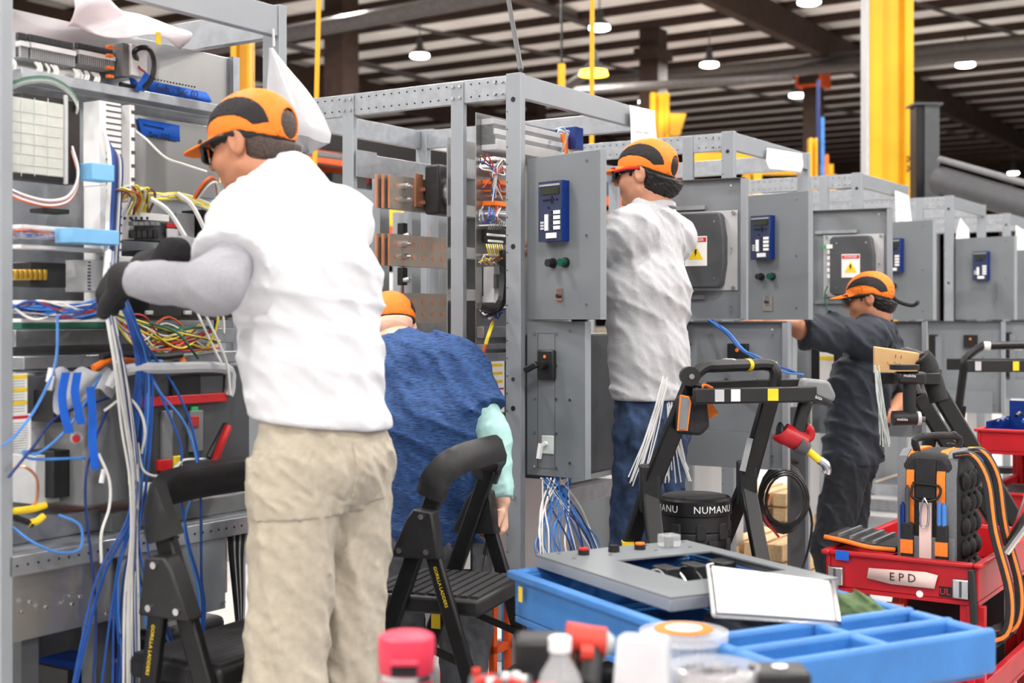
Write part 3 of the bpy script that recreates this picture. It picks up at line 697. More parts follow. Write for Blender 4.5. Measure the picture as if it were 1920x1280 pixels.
tape([(240,140),(268,160),(260,166),(245,158)], YB-.05); tape([(272,134),(282,143),(270,172),(252,168)], YB-.1)
# screen
yS = .12
s = c0(14, 176, 124, 348, 'black_plastic', 'hmi_screen', yS, .05)
c0(18, 180, 118, 333, 'hmi', 'screen_face', yS-.05, .004); c0(118, 178, 124, 346, 'light_grey', 'screen_bezel', yS-.05, .008)
m = MB()
for k in range(6): L = loc(Z0, 20, 205+20*k, yS-.055); R = loc(Z0, 116, 205+20*k, yS-.055); m.box(L.x, R.x, yS-.0555, yS-.0545, L.z-.0006, L.z+.0006, 'pearl')
for k in range(3): L = loc(Z0, 40+25*k, 184, yS-.055); R = loc(Z0, 40+25*k, 330, yS-.055); m.box(L.x-.0006, L.x+.0006, yS-.0555, yS-.0545, R.z, L.z, 'pearl')
m.obj('screen_grid', Z0)
for py in (205, 222, 262): c0(124, py, 135, py+14, 'green', 'green_connector', yS-.01, .03)
# wire loops around the screen
for k in range(12):
    e = random.uniform(-5, 5)
    wire(Z0, [(12, 165+e, .1), (50, 150+e, .07), (95, 150+e, .06), (130, 170+e, .06), (145, 195+e, .06), (140, 215+e, .08)], random.choice(('white_wire','white_wire','blue_wire','grey_wire','green_wire')), .003)
    e = random.uniform(-6, 6)
    wire(Z0, [(12, 357+e, .1), (45, 372+e, .06), (90, 382+e, .05), (125, 375+e, .05), (143, 350+e, .05), (146, 320+e, .06), (135, 280+e, .07)], random.choice(('white_wire','orange_wire','blue_wire','navy_wire','grey_wire','white_wire','red_wire')), .0034)
# slotted wire ducts
def duct(px0, px1, py0, py1, y=.2, n=14):
    x0, x1 = lx(px0, y), lx(px1, y); z1, z0 = lz(px0, py0, y), lz(px0, py1, y)
    o = MB().box(x0, x1, y-.06, y, z0, z1, 'white').obj('wire_duct', Z0, .001)
    h = (z1-z0)/n
    for k in range(n): MB().box(x0+.3*(x1-x0), x1+.001, y-.0615, y-.06, z0+h*(k+.35), z0+h*(k+.6), 'dark_grey').obj('duct_slot', o)
duct(156, 196, 192, 350); duct(157, 197, 350, 600, n=16); duct(213, 222, 200, 450, .22, 10)
c0(146, 307, 188, 343, 'foam_blue', 'foam_block', .08, .05); c0(102, 428, 192, 461, 'foam_blue', 'foam_block', .1, .06)
# small devices
c0(228, 400, 282, 418, 'white', 'breaker_top', .2, .07)
m = MB()
for k in range(5): p = loc(Z0, 234+10.5*k, 409, .13); m.cyl((p.x, .131, p.z), (p.x, .129, p.z), .004, 'ink', 8)
m.obj('terminal_screws', Z0)
c0(232, 415, 300, 455, 'dark_grey', 'breaker_body', .2, .05)
for k in range(5):
    c0(240+10.5*k, 415, 249+10.5*k, 424, 'mid_grey', 'breaker_toggle', .15, .02)
    c0(240+10.5*k, 431, 249+10.5*k, 447, 'black_plastic', 'breaker_toggle', .15, .012)
c0(302, 400, 335, 450, 'mid_grey', 'power_contactor', .2, .06); c0(311, 417, 332, 428, 'red', 'contactor_front', .14, .004); c0(311, 428, 332, 448, 'light_grey', 'contactor_front', .14, .006)
c0(340, 395, 392, 470, 'black_plastic', 'power_contactor', .2, .1); c0(228, 470, 425, 595, 'black_plastic', 'transformer_block', .22, .1)
for px in (277, 349): c0(px-6, 582, px+6, 590, 'light_grey', 'mounting_tab', .12, .01)
c0(20, 492, 88, 540, 'black_plastic', 'contactor', .2, .07)
for k in range(7): c0(22+9*k, 505, 29+9*k, 525, 'gold', 'contactor_terminal', .13, .012)
c0(122, 488, 160, 548, 'light_grey', 'power_supply', .18, .08); c0(158, 482, 203, 548, 'light_grey', 'power_supply', .2, .12)
m = MB()
for k in range(9): c0(164, 490+6.3*k, 170, 493+6.3*k, 'ink', 'supply_vent', .08, .001, 0)
c0(55, 390, 105, 403, 'black_plastic', 'relay_base', .2, .05)
for py, c in ((462, 'white'), (425, 'white'), (566, 'white'), (600, 'white')): row(14, 190, py-3, py+4, .16, .05, c, 'duct_edge', .001)
row(14, 190, 606, 616, .16, .05, 'green_wire', 'earth_bar', .001)
row(14, 425, 618, 650, .3, .03, 'galv', 'cross_rail'); row(14, 470, 668, 692, .22, .06, 'galv', 'cross_rail'); row(190, 425, 585, 600, .25, .04, 'mid_grey', 'cross_rail')
c0(325, 618, 365, 655, 'red_wire', 'red_label', .26, .004)
for k in range(26):
    x = random.uniform(18, 150)
    wire(Z0, [(12, 440+random.uniform(-8, 12), .1), (50, 436+random.uniform(-6, 12), .09), (102, 444+random.uniform(-6, 10), .09)], random.choice(('white_wire','blue_wire','orange_wire','brown_wire','red_wire','grey_wire')), .0028)
for k in range(34):
    x = random.uniform(14, 60)
    wire(Z0, [(x, 580+random.uniform(-10, 10), .12), (x+50, 585+random.uniform(-22, 16), .08), (x+110, 588+random.uniform(-16, 10), .08), (200+random.uniform(-10,30), 575+random.uniform(-25, 15), .06)], random.choice(('white_wire','navy_wire','blue_wire','red_wire','black_wire','grey_wire','light_blue_wire')), .003)
for k in range(22):
    wire(Z0, [(200+random.uniform(0,30), 590+random.uniform(-8,8), .1), (260+random.uniform(-10,10), 650+random.uniform(-60,10), .08), (320+random.uniform(-15,15), 660+random.uniform(-70,12), .1), (400+random.uniform(-30,20), 640+random.uniform(-50,30), .16)], random.choice(('yellow_wire','orange_wire','brown_wire','green_wire','white_wire','red_wire','grey_wire')), .0026)
for k in range(12):   # cream and orange arches above the breakers
    x = 232+9*(k % 6)
    wire(Z0, [(x, 402, .14), (x+random.uniform(-4,14), 370, .1), (x-12+random.uniform(0,22), 352+random.uniform(-4,6), .09), (x-25, 365+random.uniform(-8,14), .12)], random.choice(('white_wire','orange_wire','white_wire','yellow_wire','brown_wire')), .0032)
for k in range(8):
    wire(Z0, [(228, 372+random.uniform(-8,8), .14), (290, 368+random.uniform(-6,6), .1), (345, 372+random.uniform(-8,8), .1), (405, 390+random.uniform(-8,14), .1)], random.choice(('white_wire','orange_wire','white_wire','yellow_wire','grey_wire')), .0038)
wire(Z0, [(282, 372, .09), (315, 395, .07), (345, 440, .06), (365, 475, .06)], 'white_wire', .006); wire(Z0, [(332, 362, .09), (360, 385, .07), (388, 440, .06)], 'white_wire', .006); wire(Z0, [(335, 364, .088), (364, 388, .068), (391, 440, .058)], 'red_wire', .003)
wire(Z0, [(233, 198, .22), (245, 235, .18), (275, 262, .14), (310, 295, .12), (345, 308, .12), (388, 322, .1)], 'white_wire', .003)
for k in range(3): wire(Z0, [(362+4*k, 372, .1), (385+3*k, 340+3*k, .07), (402+2*k, 335+4*k, .07), (410, 372, .1)], ('orange_wire','brown_wire','white_wire')[k], .004)
for k in range(9):  # vertical wires along the duct
    x = 196+3*k
    wire(Z0, [(190+k*2, 220+10*k, .12), (x+8, 300, .1), (x+4, 420, .09), (x+random.uniform(-6,6), 560, .06)], random.choice(('navy_wire','white_wire','grey_wire','blue_wire','white_wire')), .0034)
# bundles hanging down in front
for k in range(15):
    e = random.uniform(-7, 7)
    wire(Z0, [(205+e, 470, .02), (202+e, 560, -.02), (222+e*1.6, 680, -.05), (240+e*1.8, 800, -.06), (252+e*1.2, 900, -.06), (250+e, 1010, -.05), (245+e*2, 1120, -.04), (246+e*2.4, 1300, -.04)], ('white_wire','white_wire','grey_wire','white_wire','blue_wire','navy_wire')[k % 6], .003, 2)
for k in range(16):
    e = random.uniform(-8, 8); xe = random.choice((140, 190, 215, 235, 262, 300, 350))
    wire(Z0, [(222+e, 545, .0), (246+e, 600, -.03), (268+e*2, 690, -.05), (262+e*3, 820, -.05), (255+e*2, 960, -.05), (225+e*3+(xe-215)*.3, 1090, -.04), (xe+e, 1300, -.03)], random.choice(('blue_wire','navy_wire','blue_wire','light_blue_wire')), .0027, 3)
for pts, c in (([(238,600,-.02),(290,720,-.05),(350,800,-.07),(372,900,-.07),(345,980,-.07),(370,1100,-.06),(375,1200,-.06),(368,1300,-.06)], 'light_blue_wire'), ([(262,630,-.02),(330,730,-.05),(365,820,-.07),(376,930,-.07),(378,1080,-.06),(384,1150,-.06),(370,1300,-.06)], 'blue_wire'), ([(255,640,-.02),(310,760,-.06),(340,840,-.07),(335,900,-.07),(352,1010,-.07),(380,1130,-.06),(366,1290,-.06)], 'blue_wire'), ([(108,590,.05),(104,680,.0),(70,760,-.02),(30,815,-.03),(5,835,-.03)], 'light_blue_wire'), ([(190,700,.0),(150,770,-.03),(110,820,-.03),(70,850,-.03),(45,845,-.02),(60,860,-.02),(160,858,-.02)], 'light_blue_wire'), ([(205,745,.0),(110,780,-.02),(60,840,-.03),(15,895,-.03)], 'navy_wire'), ([(205,760,0),(170,850,-.03),(160,930,-.03),(172,1050,-.03),(180,1150,-.03),(175,1290,-.03)], 'navy_wire'), ([(20,985,.02),(60,1015,-.02),(110,1035,-.03),(150,1028,-.03),(150,985,-.02),(110,965,0)], 'light_blue_wire'), ([(185,850,-.02),(205,900,-.03),(205,950,-.03),(190,1000,-.03),(190,1055,-.03)], 'white_wire'), ([(258,830,-.05),(268,880,-.06),(300,892,-.07),(330,875,-.07),(345,862,-.07),(385,860,-.06)], 'white_wire'), ([(195,770,-.03),(235,745,-.05),(262,770,-.06),(272,810,-.06),(265,850,-.05)], 'white_wire'), ([(15,880,.1),(45,875,.05),(68,895,.03),(70,930,.03),(58,955,.05)], 'copper'), ([(370,560,.0),(400,620,-.04),(425,680,-.06),(432,740,-.06)], 'white_wire'), ([(365,575,.0),(395,640,-.04),(415,680,-.06)], 'white_wire'), ([(397,560,.0),(408,590,-.03),(404,620,-.04),(388,650,-.04)], 'yellow_wire'), ([(412,555,0),(418,590,-.02),(420,625,-.03)], 'white_wire'), ([(280,605,.06),(330,622,.02),(355,650,.0),(372,672,0)], 'green_wire')):
    wire(Z0, pts, c, .0033)
for (x, y, a) in ((96,690,.3),(195,880,.25),(345,1105,.2),(98,705,.3)):
    p = loc(Z0, x, y, -.005); MB().cyl(p, p+Vector((-.008,0,-.03)), .006, 'white', 8).obj('wire_tag', Z0)
# plastic film and blue straps over the breaker, big breaker itself
yb = .14
L, R = lx(104, .12), lx(205, .12); zt, zb_ = lz(104, 700, .12), lz(104, 945, .12)
br = MB().box(L, R, .02, .4, zb_, zt, 'mid_grey').obj('circuit_breaker', Z0, .006)
MB().cyl(loc(Z0,143,820,.02), loc(Z0,143,820,.012), .014, 'light_grey', 14).cyl(loc(Z0,143,822,.012), loc(Z0,143,822,.004), .009, 'red', 12).obj('breaker_seal', br)
MB().box(R-.03, R-.002, .0185, .02, zb_+.04, zb_+.12, 'yellow').obj('breaker_label', br)
zs, ze = lz(205, 690, .0), lz(205, 912, .0)
MB().box(R, lx(432, .05), -.02, .35, ze, zs, 'dark_grey').obj('breaker_front', Z0, .006)
c0(318, 705, 372, 752, 'ink', 'trip_display', -.02, .008, .003); c0(372, 705, 415, 752, 'dark_grey', 'trip_buttons', -.02, .006); c0(265, 745, 420, 752, 'red', 'red_stripe', -.02, .012)
c0(352, 770, 376, 845, 'mid_grey', 'trip_window', -.02, .01); c0(356, 780, 372, 800, 'red_wire', 'trip_flag', -.03, .004); c0(355, 762, 368, 770, 'green', 'close_flag', -.02, .008); c0(300, 770, 318, 905, 'mid_grey', 'breaker_rib', -.02, .012)
c0(320, 855, 336, 878, 'yellow', 'earth_mark', -.02, .012); c0(292, 862, 316, 880, 'red', 'red_tag', -.02, .014)
m = MB()
def filmf(u, v):
    q = loc(Z0, 98+112*u, 692+(62+22*math.sin(5*u+1))*v, .0); return q+Vector((0, -.006-.006*math.sin(11*u+6*v)-.012*v*(1-v), .006*math.sin(16*u+3*v)))
MB().grid(filmf, 18, 10, 'wrap').obj('protective_film', Z0)
MB().tube([loc(Z0,205,725,-.03), loc(Z0,222,700,-.04), loc(Z0,260,690,-.04), loc(Z0,300,690,-.05), loc(Z0,420,690,-.03), loc(Z0,432,720,-.03), loc(Z0,428,742,-.03)], .014, 'wrap', 8, 4).obj('protective_film', Z0)
for pts in ([(124,698),(117,740),(122,780),(132,812)], [(146,698),(141,735),(148,770),(153,795)], [(170,725),(174,780),(174,830),(180,880)]):
    P = [loc(Z0, x, y, -.045) for x, y in pts]; Q = catmull(P, 4); wv = Vector((.011,0,0))
    MB().rings([[p-wv, p+wv, p+wv+Vector((0,.002,0)), p-wv+Vector((0,.002,0))] for p in Q], 'blue_tape').obj('blue_strap', Z0)
# pliers, orange clamp tools on the shelf above the breaker
for pts, c in (([(175,690),(215,672),(265,680),(300,690)], 'orange'), ([(190,668),(240,665),(300,668),(340,664)], 'black_plastic'), ([(280,695),(320,690),(345,676)], 'orange'), ([(300,700),(330,682),(348,688)], 'black_plastic')):
    MB().tube([loc(Z0, x, y, .0) for x, y in pts], .009, c, 8, 4).obj('hand_tool', Z0)
c0(250, 675, 290, 686, 'foam_blue', 'tool_pad', .0, .03)
MB().tube([loc(Z0,428,800,-.07), loc(Z0,415,830,-.08), loc(Z0,402,865,-.08)], .010, 'red', 8, 4).obj('plier_handle', Z0); MB().tube([loc(Z0,424,796,-.06), loc(Z0,405,832,-.07), loc(Z0,392,858,-.07)], .009, 'black_plastic', 8, 4).obj('plier_handle', Z0)
# left labels
L0, L1 = loc(Z0, 12, 701, .03), loc(Z0, 50, 775, .03)
m = MB().box(L0.x, L1.x, .028, .03, L1.z, L0.z, 'paper')
for k in range(3): m.box(L0.x, L1.x, .0275, .028, L0.z-.012-.028*k, L0.z-.003-.028*k, 'yellow')
for k in range(12): m.box(L0.x+.003, L1.x-.006, .0276, .028, L0.z-.017-.006*k, L0.z-.0155-.006*k, 'mid_grey')
m.obj('instruction_label', Z0)
L0, L1 = loc(Z0, 13, 778, .03), loc(Z0, 57, 846, .03)
m = MB().box(L0.x, L1.x, .028, .03, L1.z, L0.z, 'paper').box(L0.x, L1.x-.006, .0275, .028, L0.z-.01, L0.z-.003, 'red')
for k in range(12): m.box(L0.x+.003, L1.x-.008, .0276, .028, L0.z-.02-.0055*k, L0.z-.0185-.0055*k, 'mid_grey')
m.obj('instruction_label', Z0)
row(14, 110, 705, 780, .2, .06, 'dark_grey', 'support_block'); row(58, 102, 730, 790, .15, .08, 'black_plastic', 'fuse_block'); row(58, 102, 842, 930, .15, .08, 'black_plastic', 'fuse_block'); row(14, 60, 850, 940, .2, .1, 'light_grey', 'support_bracket'); row(14,100,800,842,.22,.06,'light_grey','support_bracket')
# lower shelf and sheet
ys = .0
zt = lz(12, 1045, 0); 
MB().box(.02, W0-.02, .0, .03, zt-.045, zt, 'galv').obj('shelf_rail', Z0, .002)
MB().box(.02, W0-.02, .03, .5, zt+.0, zt+.004, 'galv').obj('shelf_plate', Z0)
MB().box(.02, lx(187,.1), .1, .4, zt+.004, zt+.06, 'galv').obj('breaker_base', Z0, .004); MB().box(lx(187,.1), W0-.06, .06, .4, zt+.004, zt+.05, 'mid_grey').obj('breaker_base', Z0, .003)
m = MB()
for k in range(30): m.cyl((.04+.027*k, -.0005, zt-.022), (.04+.027*k, -.0015, zt-.022), .003, 'ink', 6)
m.obj('punched_holes', Z0)
MB().box(.02, lx(425,.02), .018, .022, zt-.19, zt-.045, 'alu').obj('lower_sheet', Z0); MB().box(lx(225,.0), lx(425,.0), .005, .009, lz(425,1140,.0), zt-.045, 'grey_paint').obj('lower_cover', Z0)
m = MB()
for px, py in ((38,1148),(85,1138),(134,1132),(149,1118),(55,1128),(198,1150),(418,1128)): p = loc(Z0, px, py, .004); MB().cyl((p.x,.004,p.z), (p.x,-.002,p.z), .004, 'steel', 8).obj('sheet_screw', Z0)
for pts, c in (([(20,968),(60,962),(85,955)], 'yellow'), ([(52,990),(70,985),(82,975)], 'yellow'), ([(15,975),(45,985),(60,992)], 'black_plastic')):
    MB().tube([loc(Z0, x, y, .04)+Vector((0,0,.01)) for x, y in pts], .008, c, 8, 3).obj('cutter_handle', Z0)
for px in (40, 180): MB().box(lx(px,.05), lx(px,.05)+.045, .05, .1, 0, zt-.1, 'dark_grey').obj('inner_post', Z0)
MB().box(.05, W0-.05, .5, .504, .1, zt, 'dark_grey').obj('rear_sheet', Z0)
for k in range(9): wire(Z0, [(424+3*k, 1000, .1), (428+4*k, 990, .05), (432+3*k, 1040, .03), (440+2*k, 1120, .03), (446+k, 1180, .03)], ('black_wire','black_wire','grey_wire')[k % 3], .006)
# bins below the shelf
q = Z0.matrix_basis @ loc(Z0, 140, 1250, .2)
t = thing('parts_bin', 'blue and black plastic bin under the left cabinet shelf', 'bin', (q.x, q.y, .0), RZ)
MB().box(-.07, .09, -.08, .12, .32, .62, 'relay_side').obj('bin_body', t, .01); MB().box(-.085, -.07, -.08, .12, .34, .63, 'black_plastic').obj('bin_side', t); MB().box(-.08,.09,-.08,.12,0,.32,'black_plastic').obj('bin_stand', t)
# black tool case
q = Z0.matrix_basis @ loc(Z0, 330, 1230, .26)
t = thing('tool_case', 'glossy black case on the floor under the left cabinet shelf', 'case', (q.x, q.y, 0), RZ)
MB().box(-.13, .14, -.05, .13, .05, .64, 'black_plastic').obj('case_body', t, .02); MB().tube([(-.05,0,.64),(-.05,0,.68),(.08,0,.68),(.08,0,.64)], .012, 'black_plastic', 8).obj('case_handle', t); MB().box(-.1,.11,-.04,.11,0,.05,'rubber').obj('case_foot', t)
# draped film over the cabinet top
def drape(u, v):
    px = 125+220*u; top = -25+80*u; bot = 50+35*u
    q = loc(Z0, px, top+(bot-top)*v, .2-.06*v); return Z0.matrix_basis @ (q+Vector((0, -.03*math.sin(7*u+3*v), .008*math.sin(11*u))))
tag(MB().grid(drape, 16, 10, 'film').obj('plastic_film', None, 0, .0015), 'pinkish white plastic sheet draped over the left cabinet top', 'plastic sheet')
b = MB().cbox(loc(Z0, 297, 72, .1), (.014, .004, .03), 'yellow').obj('film_tape', Z0)
# hanging bag
pz = at(513, 88, 3.5)
prof = []
m = MB(); R = []
for i in range(13):
    f = i/12; c = at(508+66*f, 90+190*f, 3.5); rx = (.006+.075*math.sin(min(1, f*1.25)*1.35)**1.2)*(1 if f < .9 else (1-f)*8+.2); R.append([c+Vector((rx*math.cos(a)*(1+.12*math.sin(5*a+4*f)), .7*rx*math.sin(a), .01*math.sin(3*a)*f)) for a in [2*math.pi*k/20 for k in range(20)]])
m.rings(R, 'wrap'); t = thing('plastic_bag', 'white translucent plastic bag hanging from the left cabinet post', 'bag'); m.obj('bag_body', t)
MB().tube([at(513,88,3.5), at(513,75,3.52), at(512,55,3.53)], .004, 'wrap', 6).obj('bag_tie', t)
# ------------------------------------------------------------------ people: implicit surfaces turned into continuous meshes
f32 = np.float32
def npv(v): return np.array(v, dtype=f32)
def smin(a, b, k): 
    h = np.clip(.5+.5*(b-a)/k, 0, 1); return b*(1-h)+a*h-k*h*(1-h)
def smax(a, b, k): return -smin(-a, -b, k)
def s_cap(P, a, b, ra, rb):
    a, b = npv(a), npv(b); ab = b-a; L = float(ab @ ab)+1e-9
    t = np.clip(((P-a) @ ab)/L, 0, 1); return np.linalg.norm(P-a-t[:, None]*ab, axis=1)-(ra+(rb-ra)*t)
def s_ecap(P, a, b, side, A, B):
    """capsule with an elliptic section: A, B = (half width along side, half depth)"""
    a, b, s = npv(a), npv(b), npv(side); ab = b-a; L = float(np.linalg.norm(ab))+1e-9; ax = ab/L
    s = s-ax*(s @ ax); s /= np.linalg.norm(s); f = np.cross(ax, s)
    q = P-a; t = np.clip((q @ ax)/L, 0, 1); q = q-t[:, None]*ab
    rx = A[0]+(B[0]-A[0])*t; ry = A[1]+(B[1]-A[1])*t; rm = np.minimum(rx, ry)
    return (np.sqrt(((q @ s)/rx)**2+((q @ f)/ry)**2+((q @ ax)/rm)**2)-1)*rm
def s_ell(P, c, r, F=None):
    q = P-npv(c)
    if F is not None: q = q @ np.array(F, dtype=f32)
    r = npv(r); k0 = np.linalg.norm(q/r, axis=1); k1 = np.linalg.norm(q/(r*r), axis=1)+1e-6
    return k0*(k0-1)/k1
def s_plane(P, o, n): return (P-npv(o)) @ npv(Vector(n).normalized())
def folds(P, amp, freq, dirv, seed=0):
    """soft creases running across dirv"""
    rs = np.random.RandomState(seed); d = npv(Vector(dirv).normalized()); out = 0
    for k in range(4):
        v = rs.normal(size=3).astype(f32); v = v*.28+d*(1.6 if k < 3 else .5); w = rs.normal(size=3).astype(f32)
        ph = (P @ v)*freq*(1+.55*k)+1.7*np.sin((P @ w)*freq*.5+rs.rand()*6)+rs.rand()*6
        a_ = 1-np.abs(np.sin(ph*.5)); out = out+(a_*a_*2-.6)/(1+.6*k)
    return amp*out*.5
def surf(fn, lo, hi, h, B=4):
    lo = npv(lo); n = [int(math.ceil((hi[i]-lo[i])/h/B)) for i in range(3)]
    cs = [np.arange(n[i])*B*h+lo[i]+B*h/2-h/2 for i in range(3)]
    G = np.stack(np.meshgrid(*cs, indexing='ij'), -1).reshape(-1, 3).astype(f32)
    d = fn(G); flag = (np.abs(d) < B*h*.9+.012)
    S = np.where(d < 0, -1., 1.).astype(f32)
    full = np.repeat(np.repeat(np.repeat(S.reshape(n), B, 0), B, 1), B, 2)
    idx = np.stack(np.meshgrid(*[np.arange(k) for k in n], indexing='ij'), -1).reshape(-1, 3)[flag]
    off = np.stack(np.meshgrid(*[np.arange(B)]*3, indexing='ij'), -1).reshape(-1, 3)
    I = (idx[:, None, :]*B+off[None]).reshape(-1, 3)
    if len(I) == 0: return [], []
    full[I[:, 0], I[:, 1], I[:, 2]] = fn((I*h+lo).astype(f32))
    V = full; neg = V < 0
    c = [slice(0, -1), slice(1, None)]
    shp = tuple(s-1 for s in V.shape); cnt = np.zeros(shp, f32); pos = np.zeros(shp+(3,), f32)
    corners = [(i, j, k) for i in (0, 1) for j in (0, 1) for k in (0, 1)]
    for a in corners:
        for ax in range(3):
            if a[ax]: continue
            b = list(a); b[ax] = 1; b = tuple(b)
            va = V[c[a[0]], c[a[1]], c[a[2]]]; vb = V[c[b[0]], c[b[1]], c[b[2]]]
            m = (va < 0) != (vb < 0); 
            if not m.any(): continue
            t = va[m]/(va[m]-vb[m]); cnt[m] += 1
            for q in range(3): pos[..., q][m] += (a[q] if q != ax else t)
    act = cnt > 0; vid = -np.ones(shp, np.int64); vid[act] = np.arange(act.sum())
    ijk = np.argwhere(act); verts = (pos[act]/cnt[act][:, None]+ijk)*h+lo
    faces = []
    for ax in range(3):
        sl0 = [slice(None)]*3; sl1 = [slice(None)]*3; sl0[ax] = slice(0, -1); sl1[ax] = slice(1, None)
        ch = neg[tuple(sl0)] != neg[tuple(sl1)]; E = np.argwhere(ch)
        u, w_ = [(1, 2), (2, 0), (0, 1)][ax]
        ok = (E[:, u] > 0) & (E[:, w_] > 0) & (E[:, u] < shp[u]) & (E[:, w_] < shp[w_]); E = E[ok]
        def g(du, dw):
            e = E.copy(); e[:, u] -= du; e[:, w_] -= dw; return vid[e[:, 0], e[:, 1], e[:, 2]]
        q = np.stack([g(1, 1), g(0, 1), g(0, 0), g(1, 0)], 1)
        fl = ~neg[tuple(sl0)][E[:, 0], E[:, 1], E[:, 2]]
        q[fl] = q[fl][:, ::-1]; q = q[(q >= 0).all(1)]; faces.append(q)
    return verts, np.concatenate(faces)
def sobj(name, fn, lo, hi, h, mat, parent, label=None, smooth=2):
    V, F = surf(fn, lo, hi, h)
    me = bpy.data.meshes.new(name); me.from_pydata([tuple(v) for v in V.tolist()], [], F.tolist())
    me.materials.append(MATS[mat]); me.polygons.foreach_set('use_smooth', [True]*len(me.polygons)); me.update()
    o = bpy.data.objects.new(name, me); COL.objects.link(o); o.parent = parent
    if smooth: md = o.modifiers.new('smooth', 'SMOOTH'); md.iterations = smooth; md.factor = .5
    if label: o['label'] = label
    return o
def hand_fn(wr, dirn, nrm, thumb, curl, s=1.0, spread=.16):
    """list of capsules: palm, four fingers of unequal length with knuckle bends, thumb from the side of the palm.
    nrm = the way the fingers curl (palm side); thumb = +1/-1 side"""
    d = Vector(dirn).normalized(); n = Vector(nrm); n = (n-d*n.dot(d)).normalized(); sd = d.cross(n)*thumb
    wr = Vector(wr); caps = []
    palm = (wr+d*.02*s, wr+d*.085*s, sd)
    for i, (o, L) in enumerate(((.03, .078), (.01, .086), (-.011, .08), (-.031, .062))):
        p = wr+(d*.088+sd*o)*s; dd = (d+sd*spread*o*10).normalized(); a = 0
        c = curl[i] if isinstance(curl, (list, tuple)) else curl
        for k, fr in enumerate((.46, .31, .23)):
            a += c*(1, 1.15, .7)[k]; q = p+(dd*math.cos(a)+n*math.sin(a))*L*fr*s
            r0 = (.0098-.0009*k)*s; caps.append((p, q, r0, r0-.0008*s)); p = q
    b = wr+(d*.03+sd*.03)*s; k1 = b+(d*.035+sd*.026+n*.012)*s; k2 = k1+(d*.03+sd*.004+n*.016)*s; k3 = k2+(d*.024-sd*.006+n*.012)*s
    caps += [(b, k1, .015*s, .0115*s), (k1, k2, .0115*s, .0105*s), (k2, k3, .0105*s, .0085*s)]
    return palm, caps, s
def s_hand(P, H):
    (a, b, sd), caps, s = H
    d = s_ecap(P, a, b, sd, (.028*s, .017*s), (.04*s, .015*s))
    for i, (p, q, r0, r1) in enumerate(caps): d = smin(d, s_cap(P, p, q, r0, r1), .004 if i % 3 or i >= 12 else .008)
    return d
def head_frame(c, fwd, roll_up=(0,0,1)):
    f = Vector(fwd).normalized(); u = Vector(roll_up); r = f.cross(u).normalized(); u = r.cross(f)
    m = Matrix((r, f, u)).transposed().to_4x4(); m.translation = Vector(c); return m
def to_local(P, m):
    R = np.array(m.to_3x3(), dtype=f32); return (P-npv(m.translation)) @ R
def s_head(P, m):
    q = to_local(P, m); q = q.copy(); ax = np.abs(q[:, 0]); Q = np.stack([ax, q[:, 1], q[:, 2]], 1)
    d = s_ell(Q, (0, -.012, .03), (.076, .097, .086))
    d = smin(d, s_ell(Q, (0, .03, -.028), (.062, .064, .082)), .03)
    d = smin(d, s_cap(Q, (.05, 0, -.055), (.0, .06, -.098), .02, .02), .03)     # jaw line
    d = smin(d, s_ell(Q, (0, .074, -.094), (.02, .018, .018)), .02)              # chin
    d = smin(d, s_ell(Q, (.04, .062, -.03), (.022, .024, .022)), .02)            # cheek
    d = smin(d, s_cap(Q, (0, .088, .034), (.035, .074, .032), .012, .01), .012)  # brow
    d = smax(d, -s_ell(Q, (.032, .103, .012), (.019, .018, .013)), .012)         # eye socket
    d = smin(d, s_cap(Q, (0, .09, .016), (0, .114, -.022), .008, .0125), .01)    # nose
    d = smin(d, s_ell(Q, (.012, .098, -.028), (.01, .011, .008)), .006)
    d = smin(d, s_ell(Q, (0, .092, -.052), (.022, .0085, .0055)), .006)          # lips
    d = smin(d, s_ell(Q, (0, .09, -.064), (.019, .0085, .006)), .006)
    ear = s_ell(Q, (.079, -.008, -.002), (.011, .022, .033)); ear = smax(ear, -s_ell(Q, (.091, -.004, .003), (.009, .012, .021)), .005)
    d = smin(d, ear, .006)
    return d
def s_headeye(P, m):
    q = to_local(P, m); Q = np.stack([np.abs(q[:, 0]), q[:, 1], q[:, 2]], 1); return np.linalg.norm(Q-npv((.031, .078, .011)), axis=1)-.0125
